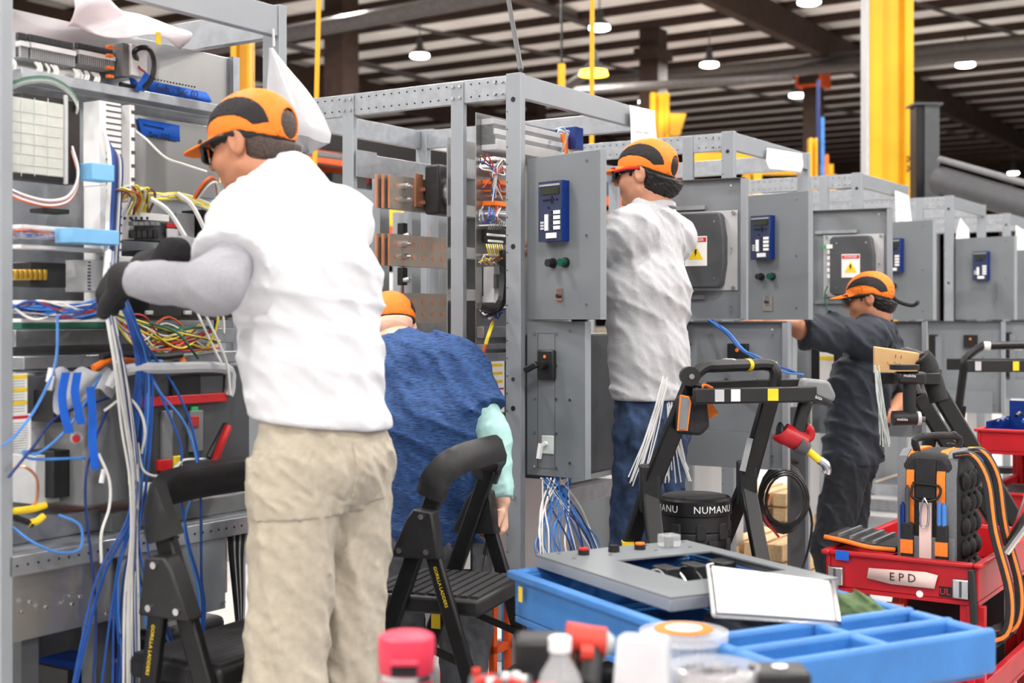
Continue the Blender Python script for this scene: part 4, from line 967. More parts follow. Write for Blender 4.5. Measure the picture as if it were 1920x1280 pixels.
def cap_parts(t, m, hair='hair', strap=False, back_open=True, h=.004, hairy=.012, low=-.075):
    c = m.translation; lo = [c[i]-.24 for i in range(3)]; hi = [c[i]+.24 for i in range(3)]
    DC, DR = (0, -.008, .034), (.088, .110, .094)
    def rim(q): return q[:, 2]-(.020+.12*q[:, 1]*0+.42*np.clip(-q[:, 1]-.02, 0, 1)*-1)
    def dome(q, e=0): return s_ell(q, DC, tuple(v+e for v in DR))
    def shell(P):
        q = to_local(P, m)
        d = np.maximum(np.maximum(dome(q), -dome(q, -.006)), -rim(q))
        # pressed seams: front-to-back ridge and panel creases
        if back_open: d = smax(d, -s_ell(q, (0, -.125, .022), (.036, .05, .036)), .004)
        brim = np.maximum(s_ell(q, (0, .085, .030), (.078, .098, .05)), np.abs(q[:, 2]-(.034-.16*(q[:, 1]-.08)-3.2*q[:, 0]**2))-.003)
        brim = np.maximum(brim, -(q[:, 1]-.05)); brim = np.maximum(brim, -dome(q, -.004))
        return smin(d, brim, .004)
    sobj('cap', shell, lo, hi, h, 'cap_orange', t, 'orange cap')
    def panel(P):
        q = to_local(P, m); y, z = q[:, 1], q[:, 2]
        d = np.maximum(dome(q, .0018), -dome(q, -.003))
        c1 = np.sqrt(((y-.006)/.096)**2+((z-.026)/.078)**2)-1; c2 = np.sqrt(((y-.034)/.100)**2+((z+.004)/.066)**2)-1
        d = np.maximum(d, c1*.07); d = np.maximum(d, -c2*.06); d = np.maximum(d, .028-np.abs(q[:, 0])); d = np.maximum(d, .022-z)
        return d
    sobj('cap_vent_panel', panel, lo, hi, .0035, 'cap_black', t, 'black mesh cap panel', 1)
    def band(P):
        q = to_local(P, m); d = np.maximum(np.maximum(dome(q, -.001), -dome(q, -.008)), np.abs(q[:, 2]-.014+.42*np.clip(-q[:, 1]-.02, 0, 1))-.009); return d
    sobj('cap_band', band, lo, hi, .004, 'cap_black', t, None, 1)
    def hr(P):
        q = to_local(P, m); Q = np.stack([np.abs(q[:, 0]), q[:, 1], q[:, 2]], 1)
        d = s_ell(Q, (0, -.014, .022), (.078+hairy*.6, .099+hairy, .09+hairy*.3))
        d = smin(d, s_ell(Q, (0, -.06, -.03), (.058+hairy*.5, .05+hairy, .045+hairy)), .03)
        d = d-folds(P, .004, 260, (.3,.3,.8), 3)*(.3 if hairy < .006 else 1)
        d = np.maximum(d, q[:, 1]-.035); d = np.maximum(d, low-q[:, 2]-.25*np.clip(q[:, 1]+.03, -1, .2)*-1)
        d = np.maximum(d, q[:, 2]-.055); d = np.where(rim(q) > -.006, np.maximum(d, dome(q, -.004)), d)
        d = smax(d, -s_ell(Q, (.085, .0, -.012), (.03, .03, .045)), .006)
        return smax(d, -np.maximum(q[:, 1]-.05, -(q[:, 1]+.01)+0*d-.0+np.where(q[:, 2] < -.01, 0, .1)), .004)
    sobj('hair', hr, lo, hi, .004, hair, t, None, 1)
    if strap:
        o = MB().tube([m @ Vector(p) for p in ((.02,-.1,.0), (.02,-.125,-.025), (.015,-.165,-.045), (.0,-.195,-.05), (-.02,-.215,-.038))], .009, 'cap_black', 8, 4); o.obj('cap_strap', t)
def glasses(t, m, frame_mat='black_plastic', lens='lens'):
    g = MB()
    for s in (-1, 1):
        g.tube([m @ Vector((s*.083, -.01, .016)), m @ Vector((s*.084, .04, .016)), m @ Vector((s*.072, .09, .012))], .0045, frame_mat, 6, 4)
    o = g.tube([m @ Vector((x, y, .024)) for x, y in ((-.072,.09),(-.04,.116),(0,.122),(.04,.116),(.072,.09))], .004, frame_mat, 6, 4).obj('glasses_frame', t)
    l = MB()
    for s in (-1, 1):
        R = [[m @ Vector((s*x, y, z)) for z in (.022, .004, -.018)] for x, y in ((.006,.123),(.03,.119),(.055,.108),(.074,.088))]
        l.rings([[p for p in r] for r in R], lens, False, False)
    l.obj('glasses_lens', t, 0, .002)
def box_of(pts, pad):
    return [min(p[i] for p in pts)-pad for i in range(3)], [max(p[i] for p in pts)+pad for i in range(3)]
def person(lab, J, r, f, mats, hand_l, hand_r, hd, base, opts):
    """J: joints in metres. r/f: right and forward unit vectors of the torso"""
    t = thing('person', lab, 'person', (J['pel'].x, J['pel'].y, base)); t.matrix_basis = Matrix.Identity(4)
    h = opts.get('h', .0075); skin = mats['skin']
    neck, che, pel, wai = J['neck'], J['che'], J['pel'], (J['che']+J['pel'])/2+f*opts.get('belly', 0)
    m = head_frame(hd[0], hd[1], hd[2] if len(hd) > 2 else (0,0,1))
    nk = m @ Vector((0, -.035, -.075)); sw = opts.get('sw', 1.0)
    limbs = [('sl','el','wl'), ('sr','er','wr')]
    def trunk(P, e):
        d = s_ecap(P, pel, wai, r, (.165*sw+e, .115+e), (.155*sw+e, .112+e))
        d = smin(d, s_ecap(P, wai, che, r, (.155*sw+e, .112+e), (.175*sw+e, .118+e)), .05)
        sh = (J['sl']+J['sr'])/2
        d = smin(d, s_ecap(P, che, sh, r, (.175*sw+e, .118+e), (.15*sw+e, .075+e)), .06)
        return smin(d, s_cap(P, sh, neck, .075+e, .06+e), .07)
    def body(P):
        d = s_head(P, m); d = smin(d, s_cap(P, nk, neck, .054, .06), .03); d = smin(d, s_cap(P, neck, (J['sl']+J['sr'])/2, .06, .06), .05)
        d = smin(d, trunk(P, -.05), .04)
        for (a, b, c), H in zip(limbs, (hand_l, hand_r)):
            d = smin(d, s_cap(P, J[a], J[b], .05, .042), .03); d = smin(d, s_cap(P, J[b], J[c], .042, .027), .02); d = smin(d, s_hand(P, H), .012)
        return d
    pts = [J[k] for k in J if k not in ('hl','hr','kl','kr','al','ar')]+[m @ Vector((0, .05, .12)), m @ Vector((0,.1,0)), hand_l[0][1], hand_r[0][1]]
    lo, hi = box_of(pts, .14)
    sobj('body', body, lo, hi, opts.get('hb', .006), skin, t, None, 1)
    sobj('eyes', lambda P: s_headeye(P, m), *box_of([m.translation], .13), .004, 'white', t, None, 1)
    # shirt
    se = opts.get('sleeve', .75); fa = opts.get('fold', .010); hem_o, hem_n = opts['hem']
    def shirt(P):
        d = trunk(P, opts.get('loose', .012))
        if 'skirt' in opts: d = smin(d, s_ecap(P, pel, pel+(pel-wai).normalized()*.12, r, (.175*sw, .13), (.18*sw, .135)), .04)
        for (a, b, c) in limbs:
            e = J[a].lerp(J[b], se); dr = (J[b]-J[a]).normalized()
            q = s_cap(P, J[a]+(J['neck']-J[a])*.12, J[a].lerp(J[b], se+.3), opts.get('r0', .082), opts.get('r1', .070))
            q = np.maximum(q, s_plane(P, e, dr)); d = smin(d, s_cap(P, neck, J[a], .062, .07), .05); d = smin(d, q, .05)
        d = d-folds(P, fa, 26, opts.get('fdir', (.2,.1,1)), 5)-folds(P, fa*.45, 55, (.5,.3,.7), 9)
        d = smax(d, s_plane(P, hem_o, hem_n), .01)
        return smax(d, -s_cap(P, neck+(nk-neck)*opts.get('nc', .62), nk+(nk-neck)*.6, .063, .07), .01)
    lo, hi = box_of([J['pel'], J['che'], J['sl'], J['sr'], J['el'], J['er'], J['neck'], Vector(hem_o)], .2)
    sobj('shirt', shirt, lo, hi, h, mats['shirt'], t, opts.get('shirt_label'))
    if 'sleeve' in mats:
        for (a, b, c) in limbs:
            dr = (J[c]-J[b]).normalized()
            def slv(P, a=a, b=b, c=c, dr=dr):
                d = smin(s_cap(P, J[a].lerp(J[b], .45), J[b], .058, .053), s_cap(P, J[b], J[b].lerp(J[c], 1.15), .053, .037), .03)
                d = d-folds(P, .0045, 34, (J[c]-J[b])+r*.15, 4); return smax(d, s_plane(P, J[b].lerp(J[c], .98), dr), .006)
            sobj('sleeve', slv, *box_of([J[a], J[b], J[c]], .09), .0055, mats['sleeve'], t)
    # trousers
    def legs(P):
        d = s_ecap(P, pel+(wai-pel)*.35, pel-(wai-pel)*.18, r, (.155*sw, .115), (.17*sw, .128))
        for s in 'lr':
            lg = smin(s_cap(P, J['h'+s], J['k'+s], opts.get('th', .104), opts.get('kn', .088)), s_cap(P, J['k'+s], J['a'+s]-Vector((0,0,.0)), opts.get('kn', .088), opts.get('an', .078)), .03)
            d = smin(d, lg, .018)
        d = d-folds(P, opts.get('tfold', .010), 30, (.8,.5,.35), 11)-folds(P, .004, 70, (.3,.6,.6), 12)
        for s in 'lr': d = np.maximum(d, -(P[:, 2]-(base+.05)))
        return d
    sobj('trousers', legs, *box_of([J['pel'], J['hl'], J['hr'], J['kl'], J['kr'], J['al'], J['ar'], wai], .2), .008, mats['trousers'], t)
    for (o_, x_, sz) in opts.get('pockets', ()):
        Fm = np.array(frame(o_, x_, (0,0,1)).to_3x3(), dtype=f32)
        def pk(P, o_=o_, Fm=Fm, sz=sz):
            q = np.abs((P-npv(o_)) @ Fm)-npv((sz[0], sz[1], .16)); return np.maximum(legs(P)-.004, q.max(1))
        sobj('back_pocket', pk, *box_of([o_], .2), .005, mats['trousers'], t, None, 1)
    for s in 'lr':
        a = J['a'+s]; q = Vector((a.x, a.y, base+.04))
        def shoe(P, q=q): return np.maximum(smin(s_ell(P, q+f*.06+Vector((0,0,.01)), (.06,.06,.05)), s_cap(P, q-f*.04, q+f*.15, .045, .042), .04), (base-P[:, 2]))
        sobj('shoe', shoe, *box_of([q-f*.05, q+f*.18], .1), .008, 'black_plastic', t)
    cap_parts(t, m, mats.get('hair', 'hair'), opts.get('strap', False), opts.get('open', True), opts.get('hc', .004), opts.get('hairy', .012), opts.get('low', -.075))
    glasses(t, m, opts.get('gl', 'black_plastic'))
    return t, m
def vec(p): return Vector(p)
def rf(fx, fy):
    f = Vector((fx, fy, 0)).normalized(); return Vector((f.y, -f.x, 0)), f
# --- the man in the white shirt wiring the left cabinet
r, f = rf(-.80, .60)
J = dict(pel=at(604,835,2.98), che=at(570,520,3.0), neck=at(532,352,3.05))
J['sl'] = J['neck']+Vector((0,0,-.075))-r*.185-f*.01; J['sr'] = J['neck']+Vector((0,0,-.075))+r*.185-f*.0
J['sl'] = at(462,428,2.90); J['el'] = at(405,540,2.70); J['wl'] = at(245,522,2.78); J['er'] = at(430,490,3.2); J['wr'] = at(332,474,3.02)
J['hl'] = J['pel']-r*.085-Vector((0,0,.05)); J['hr'] = J['pel']+r*.085-Vector((0,0,.05))
J['kl'] = at(536,1290,2.90); J['kr'] = at(652,1275,3.09)
BASE1 = .17
J['al'] = Vector((J['kl'].x-.0, J['kl'].y+.02, BASE1+.09)); J['ar'] = Vector((J['kr'].x+.01, J['kr'].y+.03, BASE1+.09))
HL = hand_fn(J['wl'], at(208,528,2.84)-J['wl'], (-.3,.8,-.3), 1, .55); HR = hand_fn(J['wr'], at(250,492,3.03)-J['wr'], (-.2,.3,-.9), 1, .5)
t1, m1 = person('worker in white shirt, khaki trousers and black gloves wiring the left cabinet', J, r, f, dict(skin='skin_tan', shirt='shirt_white', sleeve='sleeve_grey', trousers='khaki', hair='hair_grey'), HL, HR, (at(474,272,3.08), (-.9,.38,-.2)), BASE1,
    dict(sleeve=.62, hem=(at(612,795,2.98), (-.12,.0,-1)), fold=.0065, fdir=(.25,.1,.95), r0=.086, r1=.084, loose=.014, hairy=.003, low=-.06, th=.104, kn=.09, an=.085, skirt=1, pockets=((at(556,905,2.88), (.75,-.66,.05), (.07,.075)), (at(690,880,2.95), (.75,.66,.05), (.06,.075))), shirt_label='white short sleeved shirt', h=.007, hb=.0055))
for s, H in (('l', HL), ('r', HR)):
    w0 = J['w'+s]; bk = (J['w'+s]-J['e'+s]).normalized()
    def gl(P, H=H, w0=w0, bk=bk): return np.maximum(smin(s_hand(P, H)-.004, s_cap(P, w0-bk*.06, w0+bk*.02, .039, .034), .015), s_plane(P, w0-bk*.05, -bk))
    sobj('glove', gl, *box_of([w0-bk*.06]+[c[1] for c in H[1]], .06), .0045, 'glove', t1, 'black work glove')
# --- the man in the light grey shirt
r, f = rf(-.839, .545)
J = dict(pel=at(1222,785,4.66), che=at(1212,545,4.66), neck=at(1222,405,4.68))
J['sl'] = J['neck']+Vector((0,0,-.07))-r*.185; J['sr'] = J['neck']+Vector((0,0,-.07))+r*.185
J['el'] = Vector((.19, 4.60, 1.66)); J['wl'] = Vector((.12, 4.80, 1.72)); J['er'] = Vector((.42, 4.95, 1.66)); J['wr'] = Vector((.24, 5.02, 1.75))
J['hl'] = J['pel']-r*.08-Vector((0,0,.05)); J['hr'] = J['pel']+r*.08-Vector((0,0,.05))
BASE2 = .17
J['kl'] = Vector((J['hl'].x-.02, J['hl'].y+.02, .63)); J['kr'] = Vector((J['hr'].x-.02, J['hr'].y+.02, .63))
J['al'] = Vector((J['kl'].x+.01, J['kl'].y, BASE2+.09)); J['ar'] = Vector((J['kr'].x+.01, J['kr'].y, BASE2+.09))
HL = hand_fn(J['wl'], (-.3,.9,.2), (.3,.2,-.8), 1, .4); HR = hand_fn(J['wr'], (-.7,.6,.2), (-.3,.2,-.8), -1, .4)
t2, m2 = person('worker in light grey shirt and jeans standing at the middle cabinet door', J, r, f, dict(skin='skin', shirt='shirt_grey', sleeve='shirt_grey', trousers='jeans', hair='hair'), HL, HR, (at(1212,328,4.68), (-.88,.46,-.02)), BASE2,
    dict(sleeve=.9, hem=(at(1220,748,4.66), (0,0,-1)), fold=.009, fdir=(.75,.2,.55), r0=.080, r1=.066, loose=.014, hairy=.020, low=-.115, skirt=1, gl='red', shirt_label='light grey polo shirt', th=.098, kn=.085))
cm = MB()
cm.tube([J['neck']+r*(.066*math.cos(a))+f*(.062*math.sin(a)-.008)+Vector((0,0,.026-.012*math.sin(a))) for a in [2*math.pi*k/18 for k in range(19)]], .016, 'shirt_grey', 8)
cm.tube([J['neck']+r*(.078*math.cos(a))+f*(.074*math.sin(a)-.008)+Vector((0,0,.016-.012*math.sin(a))) for a in [2*math.pi*k/18 for k in range(19)]], .0025, 'dark_grey', 6); cm.obj('collar', t2)
# --- the man in black at the far cabinets
r, f = rf(-.93, .36)
J = dict(pel=at(1597,850,6.2), che=at(1616,715,6.2), neck=at(1638,608,6.2))
J['sl'] = J['neck']+Vector((0,0,-.07))-r*.19; J['sr'] = J['neck']+Vector((0,0,-.07))+r*.19
J['el'] = at(1502,618,5.98); J['wl'] = at(1440,606,6.15); J['er'] = at(1702,735,6.4); J['wr'] = at(1668,778,6.15)
J['hl'] = J['pel']-r*.085-Vector((0,0,.03)); J['hr'] = J['pel']+r*.085-Vector((0,0,.03))
J['kl'] = Vector((J['hl'].x-.08, J['hl'].y+.02, .42)); J['kr'] = Vector((J['hr'].x-.04, J['hr'].y, .42))
J['al'] = Vector((J['kl'].x+.05, J['kl'].y, .09)); J['ar'] = Vector((J['kr'].x+.05, J['kr'].y, .09))
HL = hand_fn(J['wl'], (-.8,.5,.1), (0,0,-1), 1, .3); HR = hand_fn(J['wr'], (-.6,-.3,-.5), (-.5,.6,0), -1, .5)
t3, m3 = person('worker in black shirt and black trousers reaching into the far cabinets', J, r, f, dict(skin='skin_tan', shirt='shirt_black', trousers='trouser_black', hair='hair'), HL, HR, (at(1630,560,6.2), (-.93,.33,-.1)), 0,
    dict(sleeve=.98, hem=(at(1600,868,6.2), (.0,0,-1)), fold=.013, fdir=(.6,.2,.6), r0=.088, r1=.092, loose=.018, hairy=.012, strap=True, open=False, skirt=1, h=.009, hb=.008, hc=.005, shirt_label='black short sleeved work shirt'))
cm = MB()
for k, (c, z) in enumerate((('white', .0), ('relay_side', -.018))):
    q = at(1655, 640, 6.02)
    cm.box(-.05, .05, -.004, .0, z-.007, z+.007, c, frame(q, (.75,.5,-.1), (.1,.2,1)))
cm.obj('back_print', t3)
# --- the man in navy bending behind the step stool
r, f = rf(-.12, .99)
J = dict(pel=at(815,1000,4.28), che=at(808,800,4.28), neck=at(755,655,4.42))
J['sl'] = at(700,690,4.36); J['sr'] = at(868,690,4.32)
J['el'] = at(665,830,4.3); J['er'] = at(925,815,4.22); J['wl'] = at(690,900,4.55); J['wr'] = at(941,938,4.14)
J['hl'] = J['pel']-r*.09-Vector((0,0,.03)); J['hr'] = J['pel']+r*.09-Vector((0,0,.03))
J['kl'] = J['hl']+Vector((-.04,.12,-.31)); J['kr'] = J['hr']+Vector((.0,.12,-.31))
J['al'] = Vector((J['kl'].x, J['kl'].y-.1, .09)); J['ar'] = Vector((J['kr'].x, J['kr'].y-.1, .09))
HL = hand_fn(J['wl'], (.2,.8,-.2), (.6,.2,-.3), 1, .5); HR = hand_fn(J['wr'], (.05,.1,-1), (-1,.15,.0), -1, (.75,.85,.9,.95), 1.0)
t4, m4 = person('worker in navy blue shirt bending over behind the black step stool', J, r, f, dict(skin='skin_pale', shirt='shirt_navy', sleeve='sleeve_aqua', trousers='trouser_grey', hair='skin_pale'), HL, HR, (at(732,618,4.5), (-.22,.72,-.62)), 0,
    dict(sleeve=.68, hem=(at(810,1022,4.28), (0,-.1,-1)), fold=.010, fdir=(.7,.2,.5), r0=.088, r1=.088, loose=.016, hairy=-.004, open=False, sw=1.0, th=.098, kn=.085, shirt_label='navy blue heathered shirt'))
# screwdriver in his hand, badge at his belt
w_ = J['wr']; q = w_+Vector((.0,.01,-.105))
t = thing('screwdriver', 'dark screwdriver held in the navy shirted worker’s hand', 'screwdriver')
a = w_+Vector((-.026,.012,-.075)); b = w_+Vector((-.05,-.0,-.17)); e = w_+Vector((-.08,-.01,-.30))
MB().tube([a, a.lerp(b,.5), b], .011, 'dark_grey', 8).obj('handle', t); MB().cyl(b, e, .0035, 'steel', 8).obj('blade', t)
q = at(871, 1040, 4.1); t = thing('id_badge', 'white badge in a black holder clipped to the grey trousers', 'badge')
MB().cbox(q, (.05,.006,.1), 'black_plastic').obj('badge_holder', t, .004); MB().cbox(q+Vector((0,-.004,-.005)), (.036,.002,.075), 'paper').obj('badge_card', t); MB().cbox(q+Vector((0,-.0055,-.01)), (.012,.001,.015), 'masking').obj('badge_photo', t)
MB().tube([q+Vector((0,0,.05)), q+Vector((.005,.02,.075)), q+Vector((.0,.05,.09))], .003, 'black_plastic', 6).obj('badge_clip', t)
for base, jp, lab in ((BASE1, at(605,835,2.98), 'low black work platform under the white shirted worker'), (BASE2, at(1222,785,4.66), 'low black work platform under the jeans')):
    t = thing('work_platform', lab, 'platform', (jp.x-.02, jp.y+.03, 0), RZ)
    MB().box(-.24, .24, -.2, .2, base-.03, base-.003, 'black_plastic').obj('deck', t, .004)
    for x in (-.21, .21):
        for y in (-.17, .17): MB().box(x-.02, x+.02, y-.02, y+.02, 0, base-.03, 'black_metal').obj('leg', t)
# ------------------------------------------------------------------ step stools and ladders
def stool(lab, loc3, rz, flip=1, w=.2, sp=.30, py=-.19):
    """folding step stool: x across the width, y the way the main rails lean as they rise"""
    t = thing('step_stool', lab, 'step stool', loc3, rz, 'black folding step stools')
    for s in (-1, 1):
        x = s*w
        MB().bar((x, -.30, .02), (x, .055, 1.0), .026, .05, 'black_metal', (0,1,.3)).obj('main_rail', t, .006)
        MB().bar((x*1.13, sp, .02), (x*1.13, .02, .90), .024, .044, 'black_metal', (0,1,-.3)).obj('front_leg', t, .006)
        T = frame((x*1.07+s*.012, .0, .86), (0,1,0), (0,0,1))
        MB().prism([(-.07,-.06),(.075,-.06),(.055,.07),(.0,.075),(-.02,.05)], .052, 'black_plastic', T).obj('hinge_bracket', t, .006)
        m = MB()
        for (y, z) in ((-.04,.82),(.04,.82),(.025,.915)):
            MB().cyl((x*1.07+s*.036, y, z), (x*1.07+s*.044, y, z), .008, 'steel', 10).obj('rivet', t)
        for (y, z) in ((-.30, .0), (sp, .0)):
            MB().cbox((x*(1 if y < 0 else 1.13), y, .02), (.036, .06, .04), 'rubber').obj('foot', t, .006)
        MB().bar((x*1.05, .17, .50), (x*1.02, -.12, .60), .008, .02, 'black_metal').obj('spreader', t)
        # lettering on the leg
        q0, q1 = Vector((x*1.13+s*.0128, .02+(sp-.02)*.27, .665)), Vector((x*1.13+s*.0128, .02+(sp-.02)*.13, .785))
        d = (q1-q0)*(-1 if s*flip > 0 else -1)
        MB().text('GORILLA LADDERS', frame((q0+q1)/2, d, (0, s*1.0, .3) if True else (0,1,0)), .0135, 'yellow').obj('leg_lettering', t)
        MB().cbox((x, -.115, .53), (.0275, .03, .05), 'yellow').obj('warning_sticker', t)
    # molded handle
    pts = [(-w-.008, .035, .965), (-w-.008, .055, 1.02), (-w*.82, .095, 1.062), (0, .11, 1.07), (w*.82, .095, 1.062), (w+.008, .055, 1.02), (w+.008, .035, .965)]
    R = []
    P = catmull(pts, 4)
    for i, p in enumerate(P):
        d = (P[min(i+1, len(P)-1)]-P[max(i-1, 0)]).normalized(); u = Vector((0,-.35,1)); sd = d.cross(u).normalized() if abs(d.dot(u.normalized())) < .95 else Vector((0,1,0)); u2 = sd.cross(d)
        k = .022; hh = .041
        R.append([p+sd*a*k+u2*b*hh for a, b in ((-1,-.6),(-1,.6),(-.6,1),(.6,1),(1,.6),(1,-.6),(.6,-1),(-.6,-1))])
    MB().rings(R, 'black_plastic').obj('handle', t)
    MB().text('GORILLA LADDERS', frame((0, .120, 1.058), (-1,0,0), (0,-.35,1)), .034, 'ink').obj('handle_lettering', t)
    MB().text('GORILLA LADDERS', frame((0, .0745, 1.075), (1,0,0), (0,-.35,1)), .034, 'ink').obj('handle_lettering', t)
    for k, (z, y0, y1) in enumerate(((.69, py, .17), (.42, sp*.45, sp*.45+.2), (.2, sp*.7, sp*.7+.2))):
        MB().box(-w+.015, w-.015, y0, y1, z-.055, z-.004, 'black_plastic').obj('step', t, .012)
        for i in range(11 if k == 0 else 6):
            yy = y0+.02+(y1-y0-.04)*i/(10 if k == 0 else 5)
            MB().box(-w+.025, w-.025, yy-.011, yy+.011, z-.006, z+.002, 'rubber').obj('tread_rib', t)
    return t
stool('black folding step stool in front of the navy shirted worker', (-.187, 3.885, 0), math.atan2(.94,.33)+math.pi)
stool('black folding step stool between the white shirted worker and the left cabinet', (-.62, 3.17, 0), math.atan2(.88,.47), -1, .24, .16, -.10)
def bars(t, lst, m='black_metal', wd=.026, ht=.048, name='rail'):
    for a, b in lst: MB().bar(a, b, wd, ht, m, (.3,.2,1) if abs((b-a).normalized().z) < .8 else (1,.2,0)).obj(name, t, .006)
# --- platform ladder with tray and bucket
t = thing('platform_ladder', 'black ladder with tool tray holding a black bucket', 'ladder', (0,0,0))
Ya, Yb = 3.93, 4.18
bA, bB = at(1218,915,Ya), at(1400,905,Yb); tA_, tB_ = at(1300,715,Ya-.08), at(1447,735,Yb-.06)
bars(t, [(tA_, bA), (tB_, bB)], 'black_metal', .03, .055, 'upper_rail')
def toground(p, q): k = (p.z-.03)/(p.z-q.z); return p+(q-p)*k
fa1, fa2 = toground(bA, at(1168,1060,Ya+.08)), toground(bA+Vector((.02,0,0)), at(1244,1060,Ya-.1)); fb1, fb2 = toground(bB, at(1362,1000,Yb+.1)), toground(bB+Vector((.02,0,0)), at(1437,1050,Yb-.1))
bars(t, [(bA, fa1), (bB, fb1)], 'black_metal', .028, .05, 'rear_leg'); bars(t, [(bA, fa2), (bB, fb2)], 'black_metal', .028, .05, 'front_leg')
for q in (fa1, fa2, fb1, fb2): MB().cbox((q.x, q.y, .02), (.05,.05,.04), 'rubber').obj('foot', t, .005)
for b in (bA, bB): MB().cbox(b, (.06,.05,.14), 'black_plastic').obj('hinge_bracket', t, .008)
hp = [tA_+Vector((0,0,-.01)), at(1295,712,Ya-.08), at(1318,689,Ya-.06), at(1345,686,Ya-.02), at(1400,684,4.06), at(1440,684,Yb-.06), at(1454,698,Yb-.06), at(1449,735,Yb-.06)]
MB().tube(hp, .019, 'black_plastic', 10, 4).obj('handle', t)
for px, c, Yq in ((1362, 'light_grey', 3.97), (1371, 'light_grey', 3.99), (1401, 'yellow', 4.06)):
    q = at(px, 684.5, Yq); dd = (at(1440,684,Yb-.06)-at(1345,686,Ya-.02)).normalized(); MB().cyl(q-dd*.009, q+dd*.009, .0205, c, 12).obj('tape_band', t)
tr = [at(1302,742,3.78), at(1528,738,3.82), at(1506,722,4.12), at(1322,727,4.12)]
for i in range(4): MB().bar(tr[i], tr[(i+1) % 4], .012, .042, 'black_plastic').obj('tray_side', t, .004)
c = [p-Vector((0,0,.018)) for p in tr]; MB().add(c+[p-Vector((0,0,.006)) for p in c], [(0,1,2,3),(7,6,5,4),(0,4,5,1),(1,5,6,2),(2,6,7,3),(3,7,4,0)], 'black_plastic').obj('tray_floor', t)
for px, wq, cq in ((1348,.026,'light_grey'), (1378,.026,'white'), (1448,.03,'yellow')):
    u = (px-1302)/226; q = tr[0].lerp(tr[1], u)+Vector((0,-.0075,0)); MB().cbox(q, (wq,.002,.034), cq).obj('sticker', t)
for k, z in enumerate((.695, .42, .2)):
    p = [fa1.lerp(bA, (z-.03)/(bA.z-.03)), fb1.lerp(bB, (z-.03)/(bB.z-.03)), fb2.lerp(bB, (z-.03)/(bB.z-.03)), fa2.lerp(bA, (z-.03)/(bA.z-.03))]
    if k == 0: 
        cc = sum(p, Vector())/4; p = [cc+(q-cc)*1.0 for q in p]; p[2] += Vector((.06,-.13,0)); p[3] += Vector((.06,-.13,0)); p[0] += Vector((-.03,.06,0)); p[1] += Vector((-.03,.06,0))
    else: p[0] = p[3]+Vector((-.05,.09,0)); p[1] = p[2]+Vector((-.05,.09,0))
    MB().add([q for q in p]+[q-Vector((0,0,.04)) for q in p], [(0,1,2,3),(7,6,5,4),(0,4,5,1),(1,5,6,2),(2,6,7,3),(3,7,4,0)], 'black_plastic').obj('step', t, .006)
MB().text('GORILLA LADDERS', frame(fa2.lerp(bA, .74)+Vector((.0,-.03,.0)), fa2-bA, (1,0,0)), .0165, 'yellow').obj('leg_lettering', t)
q = at(1177,1030,Ya+.05); MB().cbox(q, (.034,.05,.05), 'yellow').obj('warning_sticker', t)
q = at(1396,850,Yb-.06); MB().bar(q+Vector((-.012,-.032,-.05)), q+Vector((.012,-.032,.05)), .018, .002, 'light_grey', (0,-1,0)).obj('rating_sticker', t)
q = at(1293,705,Ya-.1); MB().cyl(q+Vector((0,-.02,0)), q+Vector((0,.02,0)), .028, 'black_plastic', 16).obj('pivot_knob', t); MB().cyl(q+Vector((.003,-.022,-.0)), q+Vector((.003,-.025,0)), .008, 'steel', 8).obj('pivot_bolt', t)
# bucket
cb = at(1302, 1040, 4.08); zb = .697
t = thing('tool_bucket', 'round black bucket with NUMANU band standing on the ladder', 'bucket', (cb.x, cb.y, zb))
MB().lathe([(.085,0),(.092,.02),(.096,.06),(.094,.065),(.1,.07),(.104,.11),(.102,.115),(.106,.12),(.108,.17)], 'black_plastic', n=36).obj('bucket_body', t)
MB().lathe([(.108,.165),(.113,.168),(.113,.21),(.106,.218),(.104,.212),(.02,.212)], 'black_metal', n=40).obj('seat_lid', t); MB().lathe([(.098,.213),(.098,.219),(.09,.222),(.01,.223)], 'rubber', n=36).obj('seat_pad', t)
for k in range(14):
    a = -2.6+k*.36; MB().cbox((0,0,0), (.03,.012,.05), 'bag_black', Matrix.Translation((.104*math.cos(a), .104*math.sin(a), .07+.05*(k % 2))) @ Matrix.Rotation(a-math.pi/2, 4, 'Z')).obj('pocket', t, .004)
for word, a0 in (('NUMANU', -1.12), ('NUMANU', -2.75)):
    m = MB()
    for i, ch in enumerate(word):
        a = a0+(i-2.5)*.205; T = frame((.1136*math.cos(a), .1136*math.sin(a), .188), (-math.sin(a), math.cos(a), 0), (0,0,1)); m.text(ch, T, .030, 'white')
    m.obj('band_lettering', t)
# zip ties
def zips(lab, top, spread, L, n, seed, mat='white', lean=0):
    rs = random.Random(seed); t = thing('zip_tie_bundle', lab, 'zip ties', (0,0,0), 0, 'bundles of white zip ties')
    for k in range(n):
        e = top+Vector((lean+rs.uniform(-spread, spread), rs.uniform(-.03,.03), -L*rs.uniform(.85,1.05))); mid = top.lerp(e,.45)+Vector((rs.uniform(-.01,.01),0,0))
        MB().tube([top+Vector((rs.uniform(-.008,.008), rs.uniform(-.01,.01), rs.uniform(0,.03))), mid, e], .002, mat, 5, 3).obj('zip_tie', t)
zips('fan of white zip ties hanging left of the ladder rail', at(1247,722,4.03), .035, .29, 13, 1, 'white', -.075); zips('fan of white zip ties hanging right of the ladder rail', at(1256,770,4.03), .05, .21, 18, 2, 'white', .015)
